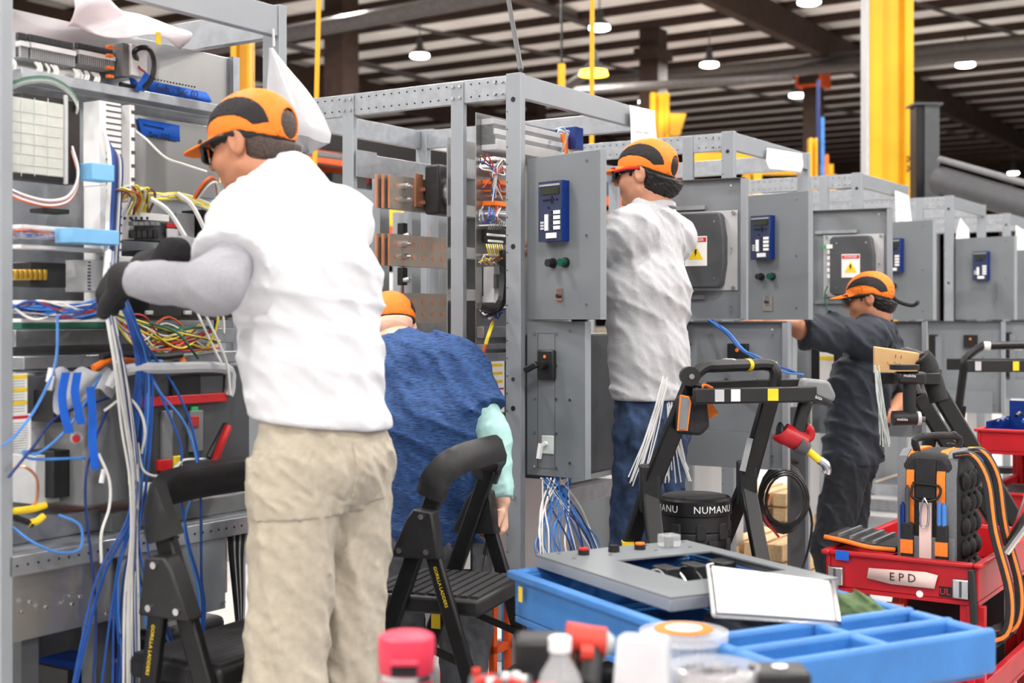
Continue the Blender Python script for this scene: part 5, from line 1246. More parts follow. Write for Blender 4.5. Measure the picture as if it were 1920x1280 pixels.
# pouch and cutter hanging from the tray
t = thing('tool_pouch', 'black tool pouch with an orange edged cutter under the ladder tray', 'pouch')
q = at(1300,780,3.85)
MB().prism([(-.05,.06),(.035,.06),(.045,-.03),(.02,-.055),(-.05,-.05)], .04, 'bag_black', frame(q, (1,0,0), (0,0,1))).obj('pouch', t, .01)
q = at(1281,777,3.80); pr = [(-.008,.055),(.014,.05),(.02,.035),(.01,-.045),(-.016,-.045)]
MB().prism(pr, .012, 'mid_grey', frame(q, (1,0,0), (0,0,1))).obj('cutter_body', t, .004); MB().tube([q+Vector((x,-.004,z)) for x, z in pr]+[q+Vector((pr[0][0],-.004,pr[0][1]))], .0025, 'bag_orange', 6).obj('cutter_edge', t)
MB().bar(at(1322,755,3.9), at(1340,780,3.9), .012, .03, 'bag_orange').obj('knife_handle', t, .004); MB().tube([at(1310,735,3.9), at(1320,722,3.92), at(1336,728,3.92)], .005, 'bag_orange', 6, 4).obj('hook', t)
# --- cordless tools
def drill(lab, P, body, batt, cat='drill'):
    t = thing('cordless_driver', lab, cat); 
    return t
t = thing('cordless_driver', 'red cordless driver hanging nose down with a yellow angle attachment', 'drill')
Y = 3.86
a, b = at(1504,742,Y), at(1562,742,Y)
MB().prism([(-.05,.018),(.02,.035),(.055,.0),(.05,-.022),(-.045,-.02)], .075, 'mid_grey', frame(at(1530,730,Y), (1,0,-.35), (.35,0,1))).obj('battery', t, .01)
MB().prism([(-.052,.006),(.05,-.008),(.05,-.022),(-.048,-.018)], .08, 'black_plastic', frame(at(1528,738,Y), (1,0,-.35), (.35,0,1))).obj('battery_base', t, .004)
q = frame(at(1530,744,Y-.045), (1,0,-.3), (.3,0,1)); MB().text('Makita', q, .014, 'white').obj('battery_lettering', t)
MB().tube([at(1512,752,Y), at(1503,780,Y), at(1497,808,Y)], .02, 'black_plastic', 12, 4).obj('grip', t)
MB().tube([at(1464,808,Y), at(1468,812,Y), at(1482,818,Y), at(1497,826,Y), at(1508,832,Y)], .032, 'drill_red', 14, 3, None).obj('motor_housing', t)
MB().ell(at(1463,810,Y), (.012,.03,.03), 'black_plastic').obj('rear_cap', t)
MB().cyl(at(1496,832,Y-.01), at(1514,844,Y-.01), .03, 'dark_grey', 16, .02).obj('gear_case', t); MB().cyl(at(1514,844,Y-.01), at(1538,864,Y-.01), .011, 'yellow', 12).obj('attachment_sleeve', t)
MB().tube([at(1536,862,Y-.01), at(1547,870,Y-.01), at(1551,880,Y-.01), at(1549,888,Y-.01)], .013, 'steel', 12, 4).obj('angle_head', t)
MB().tube([at(1512,800,Y), at(1520,806,Y), at(1520,818,Y), at(1512,824,Y)], .012, 'drill_red', 10, 4).obj('belt_hook', t)
# --- ladder behind the backpack with box and black driver
t = thing('platform_ladder', 'black ladder with padded rail and tool tray behind the backpack', 'ladder')
Y = 4.75
p0, p1, p2 = at(1733,672,Y), at(1762,752,Y-.02), at(1822,850,Y-.05)
MB().tube([at(1728,668,Y), at(1740,685,Y), p1], .034, 'rubber', 14, 4).obj('padded_grip', t)
g1 = toground(p1, p2); MB().bar(p0.lerp(p1,.6), g1, .03, .06, 'black_metal', (1,0,.5)).obj('front_rail', t, .008)
r1 = p1+Vector((.05,.42,0)); g2 = g1+Vector((.05,.42,0)); MB().bar(r1, g2, .03, .06, 'black_metal', (1,0,.5)).obj('front_rail', t, .008); MB().tube([p0, p0+Vector((.02,.2,.01)), p0+Vector((.05,.42,0)), r1], .02, 'black_plastic', 10, 4).obj('handle', t)
for q in (p1, r1):
    g = Vector((q.x-.12, q.y+.05, .03)); MB().bar(q+Vector((.05,0,-.15)), g, .028, .05, 'black_metal', (1,0,.5)).obj('rear_leg', t, .006); MB().cbox((g.x,g.y,.02), (.05,.05,.04), 'rubber').obj('foot', t)
for q in (g1, g2): MB().cbox((q.x,q.y,.02), (.05,.05,.04), 'rubber').obj('foot', t)
for z in (.3, .6, .85):
    a, b = p1.lerp(g1, (p1.z-z)/(p1.z-.03)), r1.lerp(g2, (p1.z-z)/(p1.z-.03)); MB().bar(a, b, .09, .03, 'black_plastic').obj('step', t, .005)
for a, b in ((at(1640,708,Y-.1), at(1762,710,Y-.05)), (at(1650,700,Y+.2), at(1765,702,Y+.2)), (at(1640,708,Y-.1), at(1650,700,Y+.2))): MB().bar(a, b, .014, .04, 'black_plastic').obj('tray_side', t, .004)
z_t = at(0,712,Y).z-.008
MB().prism([(at(1640,0,Y-.1).x, Y-.1), (at(1762,0,Y-.05).x, Y-.05), (at(1765,0,Y+.2).x, Y+.2), (at(1650,0,Y+.2).x, Y+.2)], .006, 'black_plastic', Matrix.Translation((0,0,z_t))).obj('tray_floor', t)
q = at(1826,843,Y-.09); MB().cbox(q+Vector((0,-.02,0)), (.04,.05,.02), 'yellow').obj('tape_band', t); MB().cbox(q+Vector((.012,-.02,-.024)), (.05,.055,.022), 'blue_tape').obj('tape_band', t)
a, b, c_, d_ = at(1640,698,Y-.04), at(1640,650,Y-.04), at(1724,662,Y-.0), at(1720,702,Y-.0)
t = thing('cardboard_box', 'small tan cardboard box with a drawn face on the ladder tray', 'box'); dep = Vector((.03,.13,.0)); zf = z_t+.004
P = [Vector((a.x,a.y,zf)), Vector((d_.x,d_.y,zf)), c_, b]
MB().add(P+[p+dep for p in P], [(0,1,2,3),(5,4,7,6),(4,0,3,7),(1,5,6,2),(3,2,6,7),(4,5,1,0)], 'cardboard').obj('carton', t, .003)
fx = frame(at(1683,678,Y-.027), (c_-b), (0,0,1)); m = MB()
m.tube([fx @ Vector((.04*math.cos(k), .022*math.sin(k)-.002, .0)) for k in [3.3+.2*i for i in range(14)]], .0009, 'ink', 4); m.tube([fx @ Vector((.012*math.cos(k), .009*math.sin(k), .0)) for k in [3.3+.25*i for i in range(11)]], .0009, 'ink', 4)
for sx in (-.01, .012): m.tube([fx @ Vector((sx,.012,0)), fx @ Vector((sx,.024,0))], .0012, 'ink', 4)
m.obj('pen_drawing', t)
zips('drooping white zip ties under the cardboard box', at(1643,700,Y-.13), .02, .24, 12, 5, 'pearl', .03)
t = thing('cordless_driver', 'black cordless driver hanging head down under the ladder tray', 'drill'); Yd = Y-.16
MB().cyl(at(1696,690,Yd)+Vector((0,0,.012)), at(1696,690,Yd)+Vector((0,0,-.005)), .05, 'black_plastic', 20).obj('tape_puck', t)
MB().cbox(at(1706,708,Yd), (.1,.06,.042), 'black_plastic').obj('battery', t, .01); MB().text('makita', frame(at(1706,704,Yd-.031), (1,0,-.05), (0,0,1)), .016, 'white').obj('battery_lettering', t)
MB().tube([at(1706,716,Yd), at(1705,745,Yd), at(1706,775,Yd)], .022, 'black_plastic', 12, 4).obj('grip', t)
MB().tube([at(1674,784,Yd), at(1700,783,Yd), at(1718,783,Yd)], .026, 'black_plastic', 14, 3).obj('motor_housing', t); MB().cyl(at(1716,784,Yd), at(1725,784,Yd), .024, 'light_grey', 14).obj('nose_ring', t); MB().cyl(at(1724,785,Yd), at(1734,786,Yd), .010, 'dark_grey', 10).obj('chuck', t)
MB().text('makita', frame(at(1692,786,Yd-.028), (1,0,-.02), (0,0,1)), .014, 'white').obj('body_lettering', t)
# --- ladder at the right edge
t = thing('platform_ladder', 'black ladder with taped handle at the right edge', 'ladder'); Y = 6.75
MB().tube([at(1797,770,Y), at(1806,700,Y), at(1812,672,Y), at(1840,650,Y), at(1860,648,Y), at(2000,650,Y-.1), at(2030,690,Y-.1)], .021, 'black_metal', 10, 4).obj('handle', t)
p, q = at(1800,760,Y), at(1785,880,Y); g = toground(p, q); MB().bar(p, g, .03, .055, 'black_metal', (1,0,.3)).obj('side_rail', t); MB().cbox((g.x,g.y,.02),(.05,.05,.04),'rubber').obj('foot', t)
p2 = at(2030,690,Y-.1); g2 = Vector((p2.x,p2.y,.03)); MB().bar(p2, g2, .03, .055, 'black_metal', (1,0,.3)).obj('side_rail', t); MB().cbox((g2.x,g2.y,.02),(.05,.05,.04),'rubber').obj('foot', t)
for dy in (0, .3):
    MB().bar(at(1812,686,Y-.1)+Vector((0,dy,0)), at(2030,686,Y-.1)+Vector((0,dy,0)), .016, .06, 'black_plastic').obj('tray_side', t, .005)
for px, c in ((1834,'light_grey'), (1905,'yellow')): MB().cbox(at(px,686,Y-.111), (.03,.003,.045), c).obj('sticker', t)
for px in (1850, 1910): MB().cyl(at(px-6,648.3,Y-.0), at(px+6,648.4,Y-.003), .0225, 'paper', 12).obj('tape_band', t)
for z in (.35, .7): MB().bar(Vector((g.x+.02,g.y,z)), Vector((g2.x,g2.y,z)), .09, .03, 'black_plastic').obj('step', t)
# ------------------------------------------------------------------ blue cart
v = Vector((.47,-.883,0)).normalized(); rzc = math.atan2(v.y, v.x); LC = Vector((.006, 3.17, 0))
bc = thing('utility_cart', 'blue plastic utility cart carrying a grey panel door', 'cart', LC, rzc)
Wc, Lc, zr = .51, .955, .85
def tray(t, L0, L1, z0, z1, th, m, name):
    MB().box(L0, L1, 0, Wc, z0, z0+th, m).obj(name+'_floor', t, .004)
    for b in ((L0, L0+th, 0, Wc), (L1-th, L1, 0, Wc), (L0+th, L1-th, 0, th), (L0+th, L1-th, Wc-th, Wc)): MB().box(b[0], b[1], b[2], b[3], z0+th, z1, m).obj(name+'_wall', t, .005)
tray(bc, 0, .74, .735, zr, .016, 'cart_blue', 'top_tray'); 
for b in ((-.015, .74, -.015, .012), (-.015, .74, Wc-.012, Wc+.015), (-.015, .012, .012, Wc-.012)): MB().box(b[0], b[1], b[2], b[3], zr-.012, zr+.008, 'cart_blue').obj('rim', bc, .006)
# handle end with open compartments
for x in (.745, .85, Lc): MB().box(x-.0, x+.022 if x < 1 else x+.035, -.015, Wc+.015, zr-.075, zr+.012, 'cart_blue').obj('handle_bar', bc, .012, seg=3)
for y in (-.015, .25, Wc-.013): MB().box(.767, Lc, y, y+.028, zr-.075, zr+.008, 'cart_blue').obj('handle_rib', bc, .008)
MB().box(.767, Lc, .0, Wc, zr-.085, zr-.07, 'cart_blue').obj('console_floor', bc)
for x in (.03, .68):
    for y in (.03, Wc-.09): MB().box(x, x+.06, y, y+.06, .12, .735, 'cart_blue').obj('leg', bc, .01)
tray(bc, 0, .74, .2, .3, .016, 'cart_blue', 'lower_tray')
for x in (.06, .7):
    for y in (.06, Wc-.06): MB().cyl((x, y-.015, .06), (x, y+.015, .06), .06, 'rubber', 18).obj('caster_wheel', bc)
MB().box(.05, .055+.012, -.0165, -.0152, zr-.055, zr-.02, 'yellow').obj('sticker', bc)
def cw(x, y, z): return bc.matrix_basis @ Vector((x, y, z))
def on_cart(o, x, y, z, a=0): o.matrix_basis = bc.matrix_basis @ Matrix.Translation((x, y, z)) @ Matrix.Rotation(a, 4, 'Z'); return o
# grey panel door with a cut-out
pd = on_cart(thing('panel_door', 'grey steel panel door with push buttons lying across the blue cart', 'panel'), 0, .055, zr+.011)
for b in ((0, .16, 0, .44), (.44, .565, 0, .44), (.16, .44, 0, .13), (.16, .44, .40, .44)): MB().box(b[0], b[1], b[2], b[3], .026, .03, 'door_grey').obj('door_skin', pd)
for b in ((0, .565, 0, .004), (0, .565, .436, .44), (0, .004, .004, .436), (.561, .565, .004, .436)): MB().box(b[0], b[1], b[2], b[3], 0, .026, 'post_grey').obj('door_flange', pd, .002)
for y, c in ((.10, 'red'), (.185, 'ink'), (.26, 'orange')):
    MB().cyl((.06, y, .03), (.06, y, .042), .014, 'black_plastic', 16).cyl((.06, y, .042), (.06, y, .046), .012, c, 16).obj('push_button', pd)
MB().box(.045, .085, .32, .365, .0305, .062, 'clear').obj('switch_guard', pd, .004); MB().cyl((.065, .342, .03), (.065, .342, .055), .012, 'dark_grey', 12).obj('selector_switch', pd)
for x, y in ((.03,.05),(.03,.3),(.1,.05),(.1,.15),(.1,.28),(.1,.38),(.03,.41)): MB().cyl((x, y, .03), (x, y, .033), .005, 'steel', 8).obj('screw', pd)
MB().box(.15, .45, .12, .41, -.03, -.025, 'black_plastic').obj('rear_plate', pd)
for k in range(6): MB().tube([(.18, .14+.04*k, -.01), (.22, .16+.04*k, .012), (.26, .15+.045*k, .005), (.3, .14+.045*k, -.01)], .0028, ('black_wire','grey_wire','white_wire')[k % 3], 6, 3).obj('wire', pd)
for y in (.2, .28, .36): MB().box(.2, .26, y, y+.04, -.02, .02, 'black_plastic').obj('button_block', pd, .004)
def onc(name, lab, cat): return thing(name, lab, cat)
# papers in a clear sleeve
P = [at(1327,1064,2.93), at(1560,1095,2.84), at(1572,1172,2.62), at(1338,1156,2.56)]
t = onc('document_sleeve', 'stack of white drawings in a clear sleeve lying on the cart', 'papers')
nz = Vector((0,0,1)); fn = lambda u, w, e: (P[0].lerp(P[1], u)).lerp(P[3].lerp(P[2], u), w)+nz*(e+.012*math.sin(3.1*w)*math.sin(2*u+.6))
MB().grid(lambda u, w: fn(.03+.94*u, .03+.94*w, .004), 8, 8, 'paper').obj('paper_stack', t, 0, .004); MB().grid(lambda u, w: fn(u, w, -.002), 8, 8, 'clear').obj('clear_sleeve', t, 0, .002)
m = MB()
for k in range(7):
    u0 = .1+.09*k; m.add([fn(u0, .14, .0065), fn(u0+.03, .14, .0065), fn(u0+.05, .3, .0065), fn(u0+.02, .3, .0065)], [(0,1,2,3)], 'pearl')
m.obj('printed_lines', t)
MB().tube([fn(1, w/6, .004) for w in range(7)], .006, 'steel', 6).obj('binder_edge', t); MB().tube([fn(0, w/6, .004) for w in range(7)], .004, 'light_grey', 6).obj('sleeve_edge', t)
# clear tub, foam, tape scrap, odds and ends in the tray
q = at(1282, 1195, 2.50); t = thing('clear_tub', 'clear round tub with an orange printed lid in the blue cart', 'tub', (q.x, q.y, .752))
MB().lathe([(.07,0),(.074,.06),(.079,.095),(.082,.1),(.082,.11)], 'clear', n=32).obj('tub_body', t); MB().lathe([(.083,.103),(.084,.118),(.07,.121),(.02,.121)], 'clear', n=32).obj('tub_lid', t); MB().lathe([(.055,.1215),(.055,.123),(.01,.1235)], 'orange', n=28).obj('lid_label', t); MB().lathe([(.035,.1236),(.035,.1242),(.01,.1245)], 'masking', n=24).obj('label_print', t)
t = on_cart(thing('foam_tray', 'dark grey ribbed foam tray under the white drawings', 'tray'), .5, .17, .752)
MB().box(0, .19, 0, .3, 0, .05, 'dark_grey').obj('foam_base', t, .006)
for k in range(6): MB().box(-.0, .19, .01+.05*k, .04+.05*k, .05, .085, 'dark_grey').obj('foam_rib', t, .008)
t = on_cart(thing('red_folder', 'red plastic corner sticking out under the drawings', 'folder'), .64, .3, .84)
MB().prism([(0,0),(.07,.0),(.02,.12),(0,.1)], .012, 'red').obj('folder_sheet', t)
for k, (x, y, c, l) in enumerate(((.46,.06,'relay_side','small blue knob lying in the cart tray'), (.42,.12,'cardboard','scrap of cardboard lying in the cart tray'), (.5,.09,'yellow','small yellow connector lying in the cart tray'))):
    t = on_cart(thing('loose_part', l, 'part'), x, y, .7515, k)
    MB().lathe([(.012,0),(.018,.01),(.018,.03),(.01,.04)], c, n=12).obj('loose_body', t); MB().cyl((0,0,.04), (.004,0,.055), .006, 'light_grey', 8).obj('loose_tip', t)
t = on_cart(thing('wire_offcuts', 'tangle of thin wire offcuts in the cart tray', 'wire offcuts'), .4, .08, .755)
for k in range(24):
    a = random.uniform(0, 6.3); x, y = random.uniform(-.3,.15), random.uniform(-.03,.08); MB().tube([(x, y, .004+.002*k), (x+.04*math.cos(a), y+.04*math.sin(a), .02+.002*k), (x+.09*math.cos(a+.5), max(-.04, y+.07*math.sin(a+.5)), .01+.002*k)], .0022, random.choice(('white_wire','blue_wire','white_wire','yellow_wire','grey_wire')), 5, 3).obj('wire', t)
q = at(1715,1160,2.68); t = thing('work_cloth', 'olive green cloth hanging over the cart handle end', 'cloth'); 
qc = cw(.655, .44, .80)
sobj('cloth', lambda P: np.maximum(smin(s_ell(P, qc, (.09,.06,.085)), s_ell(P, qc+Vector((.06,-.05,-.02)), (.06,.05,.07)), .04)-folds(P, .012, 60, (.6,.3,.6), 21), .752-P[:, 2]), *box_of([qc], .2), .006, 'cloth_green', t)
# ------------------------------------------------------------------ red cart with backpack
rzr = math.atan2(N.y, N.x)
def red_cart(lab, org, Wd, Dp, zs, top_d=.115):
    t = thing('service_cart', lab, 'cart', org, rzr, 'red service carts')
    for z in zs:
        d = top_d if z == zs[0] else .09
        MB().box(0, Wd, 0, Dp, z-d, z-d+.012, 'cart_red').obj('tray_floor', t)
        for b in ((0,.014,0,Dp), (Wd-.014,Wd,0,Dp), (.014,Wd-.014,0,.014), (.014,Wd-.014,Dp-.014,Dp)): MB().box(b[0],b[1],b[2],b[3], z-d+.012, z, 'cart_red').obj('tray_wall', t, .004)
        for b in ((-.012,.014,-.012,Dp+.012), (Wd-.014,Wd+.012,-.012,Dp+.012), (.014,Wd-.014,-.012,.012), (.014,Wd-.014,Dp-.012,Dp+.012)): MB().box(b[0],b[1],b[2],b[3], z-.008, z+.006, 'cart_red').obj('tray_rim', t, .005)
    for x in (.02, Wd-.02):
        for y in (.02, Dp-.02):
            MB().box(x-.035, x+.035, y-.012, y+.012, .12, zs[0]-top_d, 'cart_red').box(x-.012, x+.012, y-.03, y+.03, .12, zs[0]-top_d, 'cart_red').obj('corner_leg', t, .003)
            MB().cyl((x-.014, y, .06), (x+.014, y, .06), .06, 'rubber', 18).obj('caster_wheel', t)
    return t
rc = red_cart('red service cart marked EPD with the tool backpack on it', (.938, 4.0, 0), .445, .75, (.76, .42))
for x in (.035, .40): 
    MB().box(x-.024, x+.024, -.022, -.0, .76-.095, .76-.04, 'steel').obj('corner_latch', rc, .004); MB().box(x-.003, x+.003, -.025, -.022, .76-.09, .76-.045, 'dark_grey').obj('latch_seam', rc)
MB().add([(.13,-.0135,.695),(.135,-.0135,.725),(.30,-.0135,.73),(.335,-.0135,.724),(.325,-.0135,.685),(.2,-.0135,.685)], [(5,4,3,2,1,0)], 'masking').obj('masking_tape', rc, 0, .001)
MB().text('E P D', frame((.235, -.0155, .7065), (1,0,.02), (0,0,1)), .034, 'ink').obj('tape_handwriting', rc)
MB().box(.335, .375, -.0015, -.0, .662, .692, 'ink').obj('brand_plate', rc); MB().text('UL', frame((.352, -.0025, .677), (1,0,0), (0,0,1)), .026, 'red').obj('plate_lettering', rc); MB().cyl((.28,0,.663), (.28,-.002,.663), .010, 'white', 16).obj('round_sticker', rc); MB().box(.035,.075,-.014,-.012,.74,.768,'blue_tape').obj('blue_tape', rc)
MB().box(.17,.22,.03,.05,.345,.62,'bag_orange').obj('shelf_tool', rc); MB().box(.1,.4,.5,.52,.345,.6,'black_plastic').obj('shelf_case', rc)
bp = thing('tool_backpack', 'black, grey and orange tool backpack standing on the red cart', 'backpack'); bp.matrix_basis = rc.matrix_basis @ Matrix.Translation((.195, .06, .66))
w2, dp, hh = .18, .23, .42
prof = [(0,0),(w2,0),(w2,hh*.72),(w2*.93,hh*.88),(w2*.78,hh*.96),(w2*.22,hh*.96),(w2*.07,hh*.88),(0,hh*.72)]
T = frame((0, dp/2, 0), (1,0,0), (0,0,1))
MB().prism(prof, dp, 'bag_black', T).obj('bag_body', bp, .02, seg=3)
def stripe(x0, x1, m, name, e=.004, z0=.03):
    R = []
    for (y, z) in ((-e, z0), (-e, hh*.8), (.012, hh*.93), (.05, hh*.972), (dp-.05, hh*.972), (dp-.012, hh*.93), (dp-.005, hh*.85)): R.append([(x0,y-.0,z),(x1,y,z),(x1,y+.004,z-.006),(x0,y+.004,z-.006)])
    MB().rings(R, m).obj(name, bp)
stripe(.004, .028, 'bag_grey', 'grey_webbing'); stripe(.03, .052, 'bag_orange', 'orange_webbing', .005, .2); stripe(.118, .142, 'bag_orange', 'orange_webbing', .005, .2); stripe(.144, .174, 'bag_grey', 'grey_webbing')
MB().box(.01, .17, -.008, .0, .0, .16, 'bag_grey').obj('front_panel', bp, .003)
for x in (.018, .118): MB().box(x, x+.036, -.022, -.006, .07, .2, 'bag_black').obj('pocket', bp, .006); MB().box(x, x+.036, -.024, -.021, .11, .15, 'bag_orange').obj('pocket_trim', bp)
MB().box(.07, .105, -.014, -.007, .045, .26, 'masking').obj('tape_strip', bp)
for x, c, z in ((.022,'relay_side',.25), (.036,'dark_grey',.3), (.128,'light_blue_wire',.26), (.142,'light_blue_wire',.255)): MB().cyl((x,-.014,.14), (x,-.014,z), .007, c, 10).cyl((x,-.014,z), (x,-.014,z+.008), .004, c, 8).obj('pen', bp)
MB().tube([(.05,-.012,.31), (.052,-.02,.275), (.088,-.024,.265), (.124,-.02,.275), (.126,-.012,.31), (.05,-.012,.315)], .004, 'black_metal', 8, 4).obj('d_ring', bp); MB().tube([(.088,-.024,.275),(.1,-.026,.25),(.098,-.026,.2),(.085,-.026,.19),(.076,-.026,.205),(.08,-.026,.25),(.088,-.024,.275)], .0035, 'steel', 8, 4).obj('carabiner', bp)
MB().box(.055, .115, -.006, .0, .27, .39, 'bag_black').obj('front_flap', bp, .004)
MB().tube([(.045,.05,hh*.96), (.05,.04,hh+.022), (.13,.16,hh+.022), (.135,.17,hh*.96)], .011, 'rubber', 10, 4).obj('top_handle', bp)
for k in range(4): MB().ell((.06+.022*k, .055+.032*k, hh+.028), (.010,.010,.010), 'black_metal', None, 10, 7).obj('handle_knob', bp)
for iz in range(5):
    for iy in range(3): MB().ell((w2+.004, .05+.065*iy, .06+.065*iz), (.016,.028,.028), 'bag_black', None, 12, 8).obj('back_padding', bp)
def strapf(pts, wd, m, name, lift=(1,0,0)):
    Pn = catmull(pts, 5); L = Vector(lift); R = []
    for i, p in enumerate(Pn):
        d = (Pn[min(i+1,len(Pn)-1)]-Pn[max(i-1,0)]).normalized(); s = d.cross(L).normalized(); n_ = s.cross(d); R.append([p-s*wd/2-n_*.008, p+s*wd/2-n_*.008, p+s*wd/2+n_*.008, p-s*wd/2+n_*.008])
    MB().rings(R, m).obj(name, bp, .003)
for oy in (.03, .15):
    pts = [(w2-.02, oy, hh*.95), (w2+.03, oy, hh*.95), (w2+.07, oy, hh*.78), (w2+.095, oy-.02, hh*.45), (w2+.14, oy-.03, hh*.05), (w2+.13, oy-.04, -.09), (w2+.06, oy-.05, -.115), (w2+.03, oy-.04, -.1)]
    strapf([Vector(p) for p in pts], .05, 'bag_black', 'shoulder_strap', (0,0,1) if False else (1,0,.4))
    for e in (-.024,):
        MB().tube([Vector(p)+Vector((.008, e*.8, 0)) for p in pts], .006, 'bag_orange', 8, 5).obj('strap_piping', bp)
strapf([Vector(p) for p in ((w2+.02,.0,-.05), (w2+.0,-.03,-.15), (w2+.01,-.04,-.26))], .03, 'bag_black', 'hanging_strap'); strapf([Vector(p) for p in ((w2+.055,-.0785,.09), (w2+.065,-.085,-.06))], .03, 'bag_black', 'hanging_strap')
for k in range(5): MB().cyl((w2+.11+.01*k, .08+.015*k, .12+.03*k), (w2+.16, .1+.02*k, .2+.03*k), .012, ('steel','black_plastic','red_wire','steel','mid_grey')[k], 8).obj('clipped_tool', bp)
t = thing('tool_pouch', 'black open pouch flap with orange lining lying on the red cart', 'pouch'); t.matrix_basis = rc.matrix_basis @ Matrix.Translation((.0, .05, .745))
MB().prism([(-.02,0),(.12,-.01),(.19,.03),(.19,.2),(.05,.25),(-.02,.18)], .02, 'bag_black', Matrix.Translation((0,0,.045)) @ Matrix.Rotation(.12, 4, 'Y')).obj('pouch', t, .008)
MB().tube([(-.02,-.004,.05), (.05,-.012,.043), (.12,-.014,.032), (.185,.025,.025)], .007, 'bag_orange', 8, 4).obj('lining', t)
for k in range(4): MB().box(.02+.035*k, .03+.035*k, .0, .2, .052-.004*k, .062-.004*k, 'bag_grey').obj('pouch_loop', t)
for k, (x, y, c, l) in enumerate(((.06,.2,'red','red handled pliers lying in the red cart'), (.12,.3,'black_plastic','black handled pliers lying in the red cart'))):
    t = thing('pliers', l, 'pliers'); t.matrix_basis = rc.matrix_basis @ Matrix.Translation((x, y, .672))
    for s in (-1, 1): MB().tube([(0,0,.0), (.04,s*.02,.03), (.1,s*.022,.06)], .009, c, 8, 4).obj('handle', t)
    MB().cyl((0,0,-.0), (-.05,0,-.0), .008, 'steel', 8, .003).obj('jaw', t)
# second red cart further back
q = at(1832, 805, 5.7)
rc2 = red_cart('red service cart with a blue bin of tools at the right edge', (q.x, q.y, 0), .45, .75, (q.z, .72, .4), .1)
bn = thing('tool_bin', 'blue plastic bin heaped with hand tools on the far red cart', 'bin'); bn.matrix_basis = rc2.matrix_basis @ Matrix.Translation((.03, .03, q.z-.086))
MB().box(0,.38,0,.4,0,.008,'relay_side').obj('bin_floor', bn)
for b, h in (((0,.008,0,.4),.12), ((.372,.38,0,.4),.12), ((.008,.372,0,.008),.09), ((.008,.372,.392,.4),.19)): MB().box(b[0],b[1],b[2],b[3],.008,h,'relay_side').obj('bin_wall', bn)
for k in range(14):
    c, nm = random.choice((('orange','orange'),('navy_wire','navy'),('light_blue_wire','light blue'),('black_plastic','black'),('steel','steel')))
    x, y = .03+.024*k, random.uniform(.05,.3); t = thing('hand_tool', '%s handled tool in the blue bin, %s from its left end' % (nm, ('first','second','third','fourth','fifth','sixth','seventh','eighth','ninth','tenth','eleventh','twelfth','thirteenth','fourteenth')[k]), 'hand tool', (0,0,0), 0, 'hand tools in the blue bin'); t.matrix_basis = bn.matrix_basis @ Matrix.Translation((x, y, .1+.012*(k % 3)))
    MB().tube([(-.0,-.04,.01), (.005,.0,.02), (-.005,.04,.012)], .009, c, 8, 3).obj('handle', t); MB().cyl((-.005,.04,.012), (0,.09,.01), .005, 'steel', 6).obj('shank', t)
MB().box(.05,.42,.05,.4,.63+.001,.72,'dark_grey').obj('tool_chest', rc2, .01)
# ------------------------------------------------------------------ floor level clutter
q = at(1100, 960, 4.9)
for k, (px, py, Y, sx, sz, c, lab) in enumerate(((1112, 1000, 4.98, .16, .42, 'cardboard_dark', 'tall brown carton behind the hanging wires'), (1030,1040,4.70,.13,.46,'cart_blue','light blue carton at the foot of the corner post'))):
    p = at(px, py, Y); t = thing('carton', lab, 'box', (p.x, p.y, .092), RZ)
    MB().box(-sx/2, sx/2, .02, .16, 0, sz, c).obj('carton_body', t, .004); MB().add([(-sx/2,.02,sz),(sx/2,.02,sz),(sx/2,-.06,sz+.05),(-sx/2,-.06,sz+.05)], [(0,1,2,3)], c).obj('flap', t, 0, .004)
# pallets, grey post with black cable coil
for k in range(2):
    p = (PA+D*4.98-N*.9, PA+D*3.02-N*.15)[k]; t = thing('lumber_stack', ['pale timber stack far behind the cable coil', 'pale timber stack beside the black trousers'][k], 'lumber', (p.x, p.y, 0), RZ, 'timber stacks on the floor')
    for i in range(3):
        for j in range(3): MB().box(-.28, .28, .12*j, .12*j+.09, .1*i, .1*i+.085, 'wood').obj('plank', t)
p = at(1493, 900, 5.4); t = thing('strut_post', 'dark steel strut post carrying the black cable coil', 'post', (p.x, p.y, 0))
MB().box(-.03,.03,-.03,.03,0,1.1,'dark_grey').obj('post', t); MB().box(-.1,.1,-.1,.1,0,.012,'dark_grey').obj('foot_plate', t)
t = thing('cable_coil', 'coil of black cable hanging on the strut post', 'cable'); c = at(1470, 935, 5.25)
for k in range(6):
    r0 = .075+.006*k; MB().tube([c+Vector((r0*math.cos(a)*(1+.1*math.sin(k)), .008*k-.02+.01*math.sin(2*a), r0*1.3*math.sin(a))) for a in [2*math.pi*i/20 for i in range(21)]], .006, 'black_wire', 6).obj('loop', t)
MB().tube([c+Vector((.08,0,.03)), c+Vector((.11,0,-.1)), c+Vector((.08,0,-.25)), c+Vector((.03,0,-.33))], .005, 'black_wire', 6, 4).obj('tail', t); MB().tube([c+Vector((-.06,0,.02)), c+Vector((-.075,0,-.07)), c+Vector((-.02,0,-.15))], .005, 'red_wire', 6, 4).obj('tail', t); MB().tube([c+Vector((.0,.0,.1)), c+Vector((.04,.08,.14)), Vector((p.x, p.y-.03, c.z+.13))], .006, 'black_wire', 6, 3).obj('tie', t)
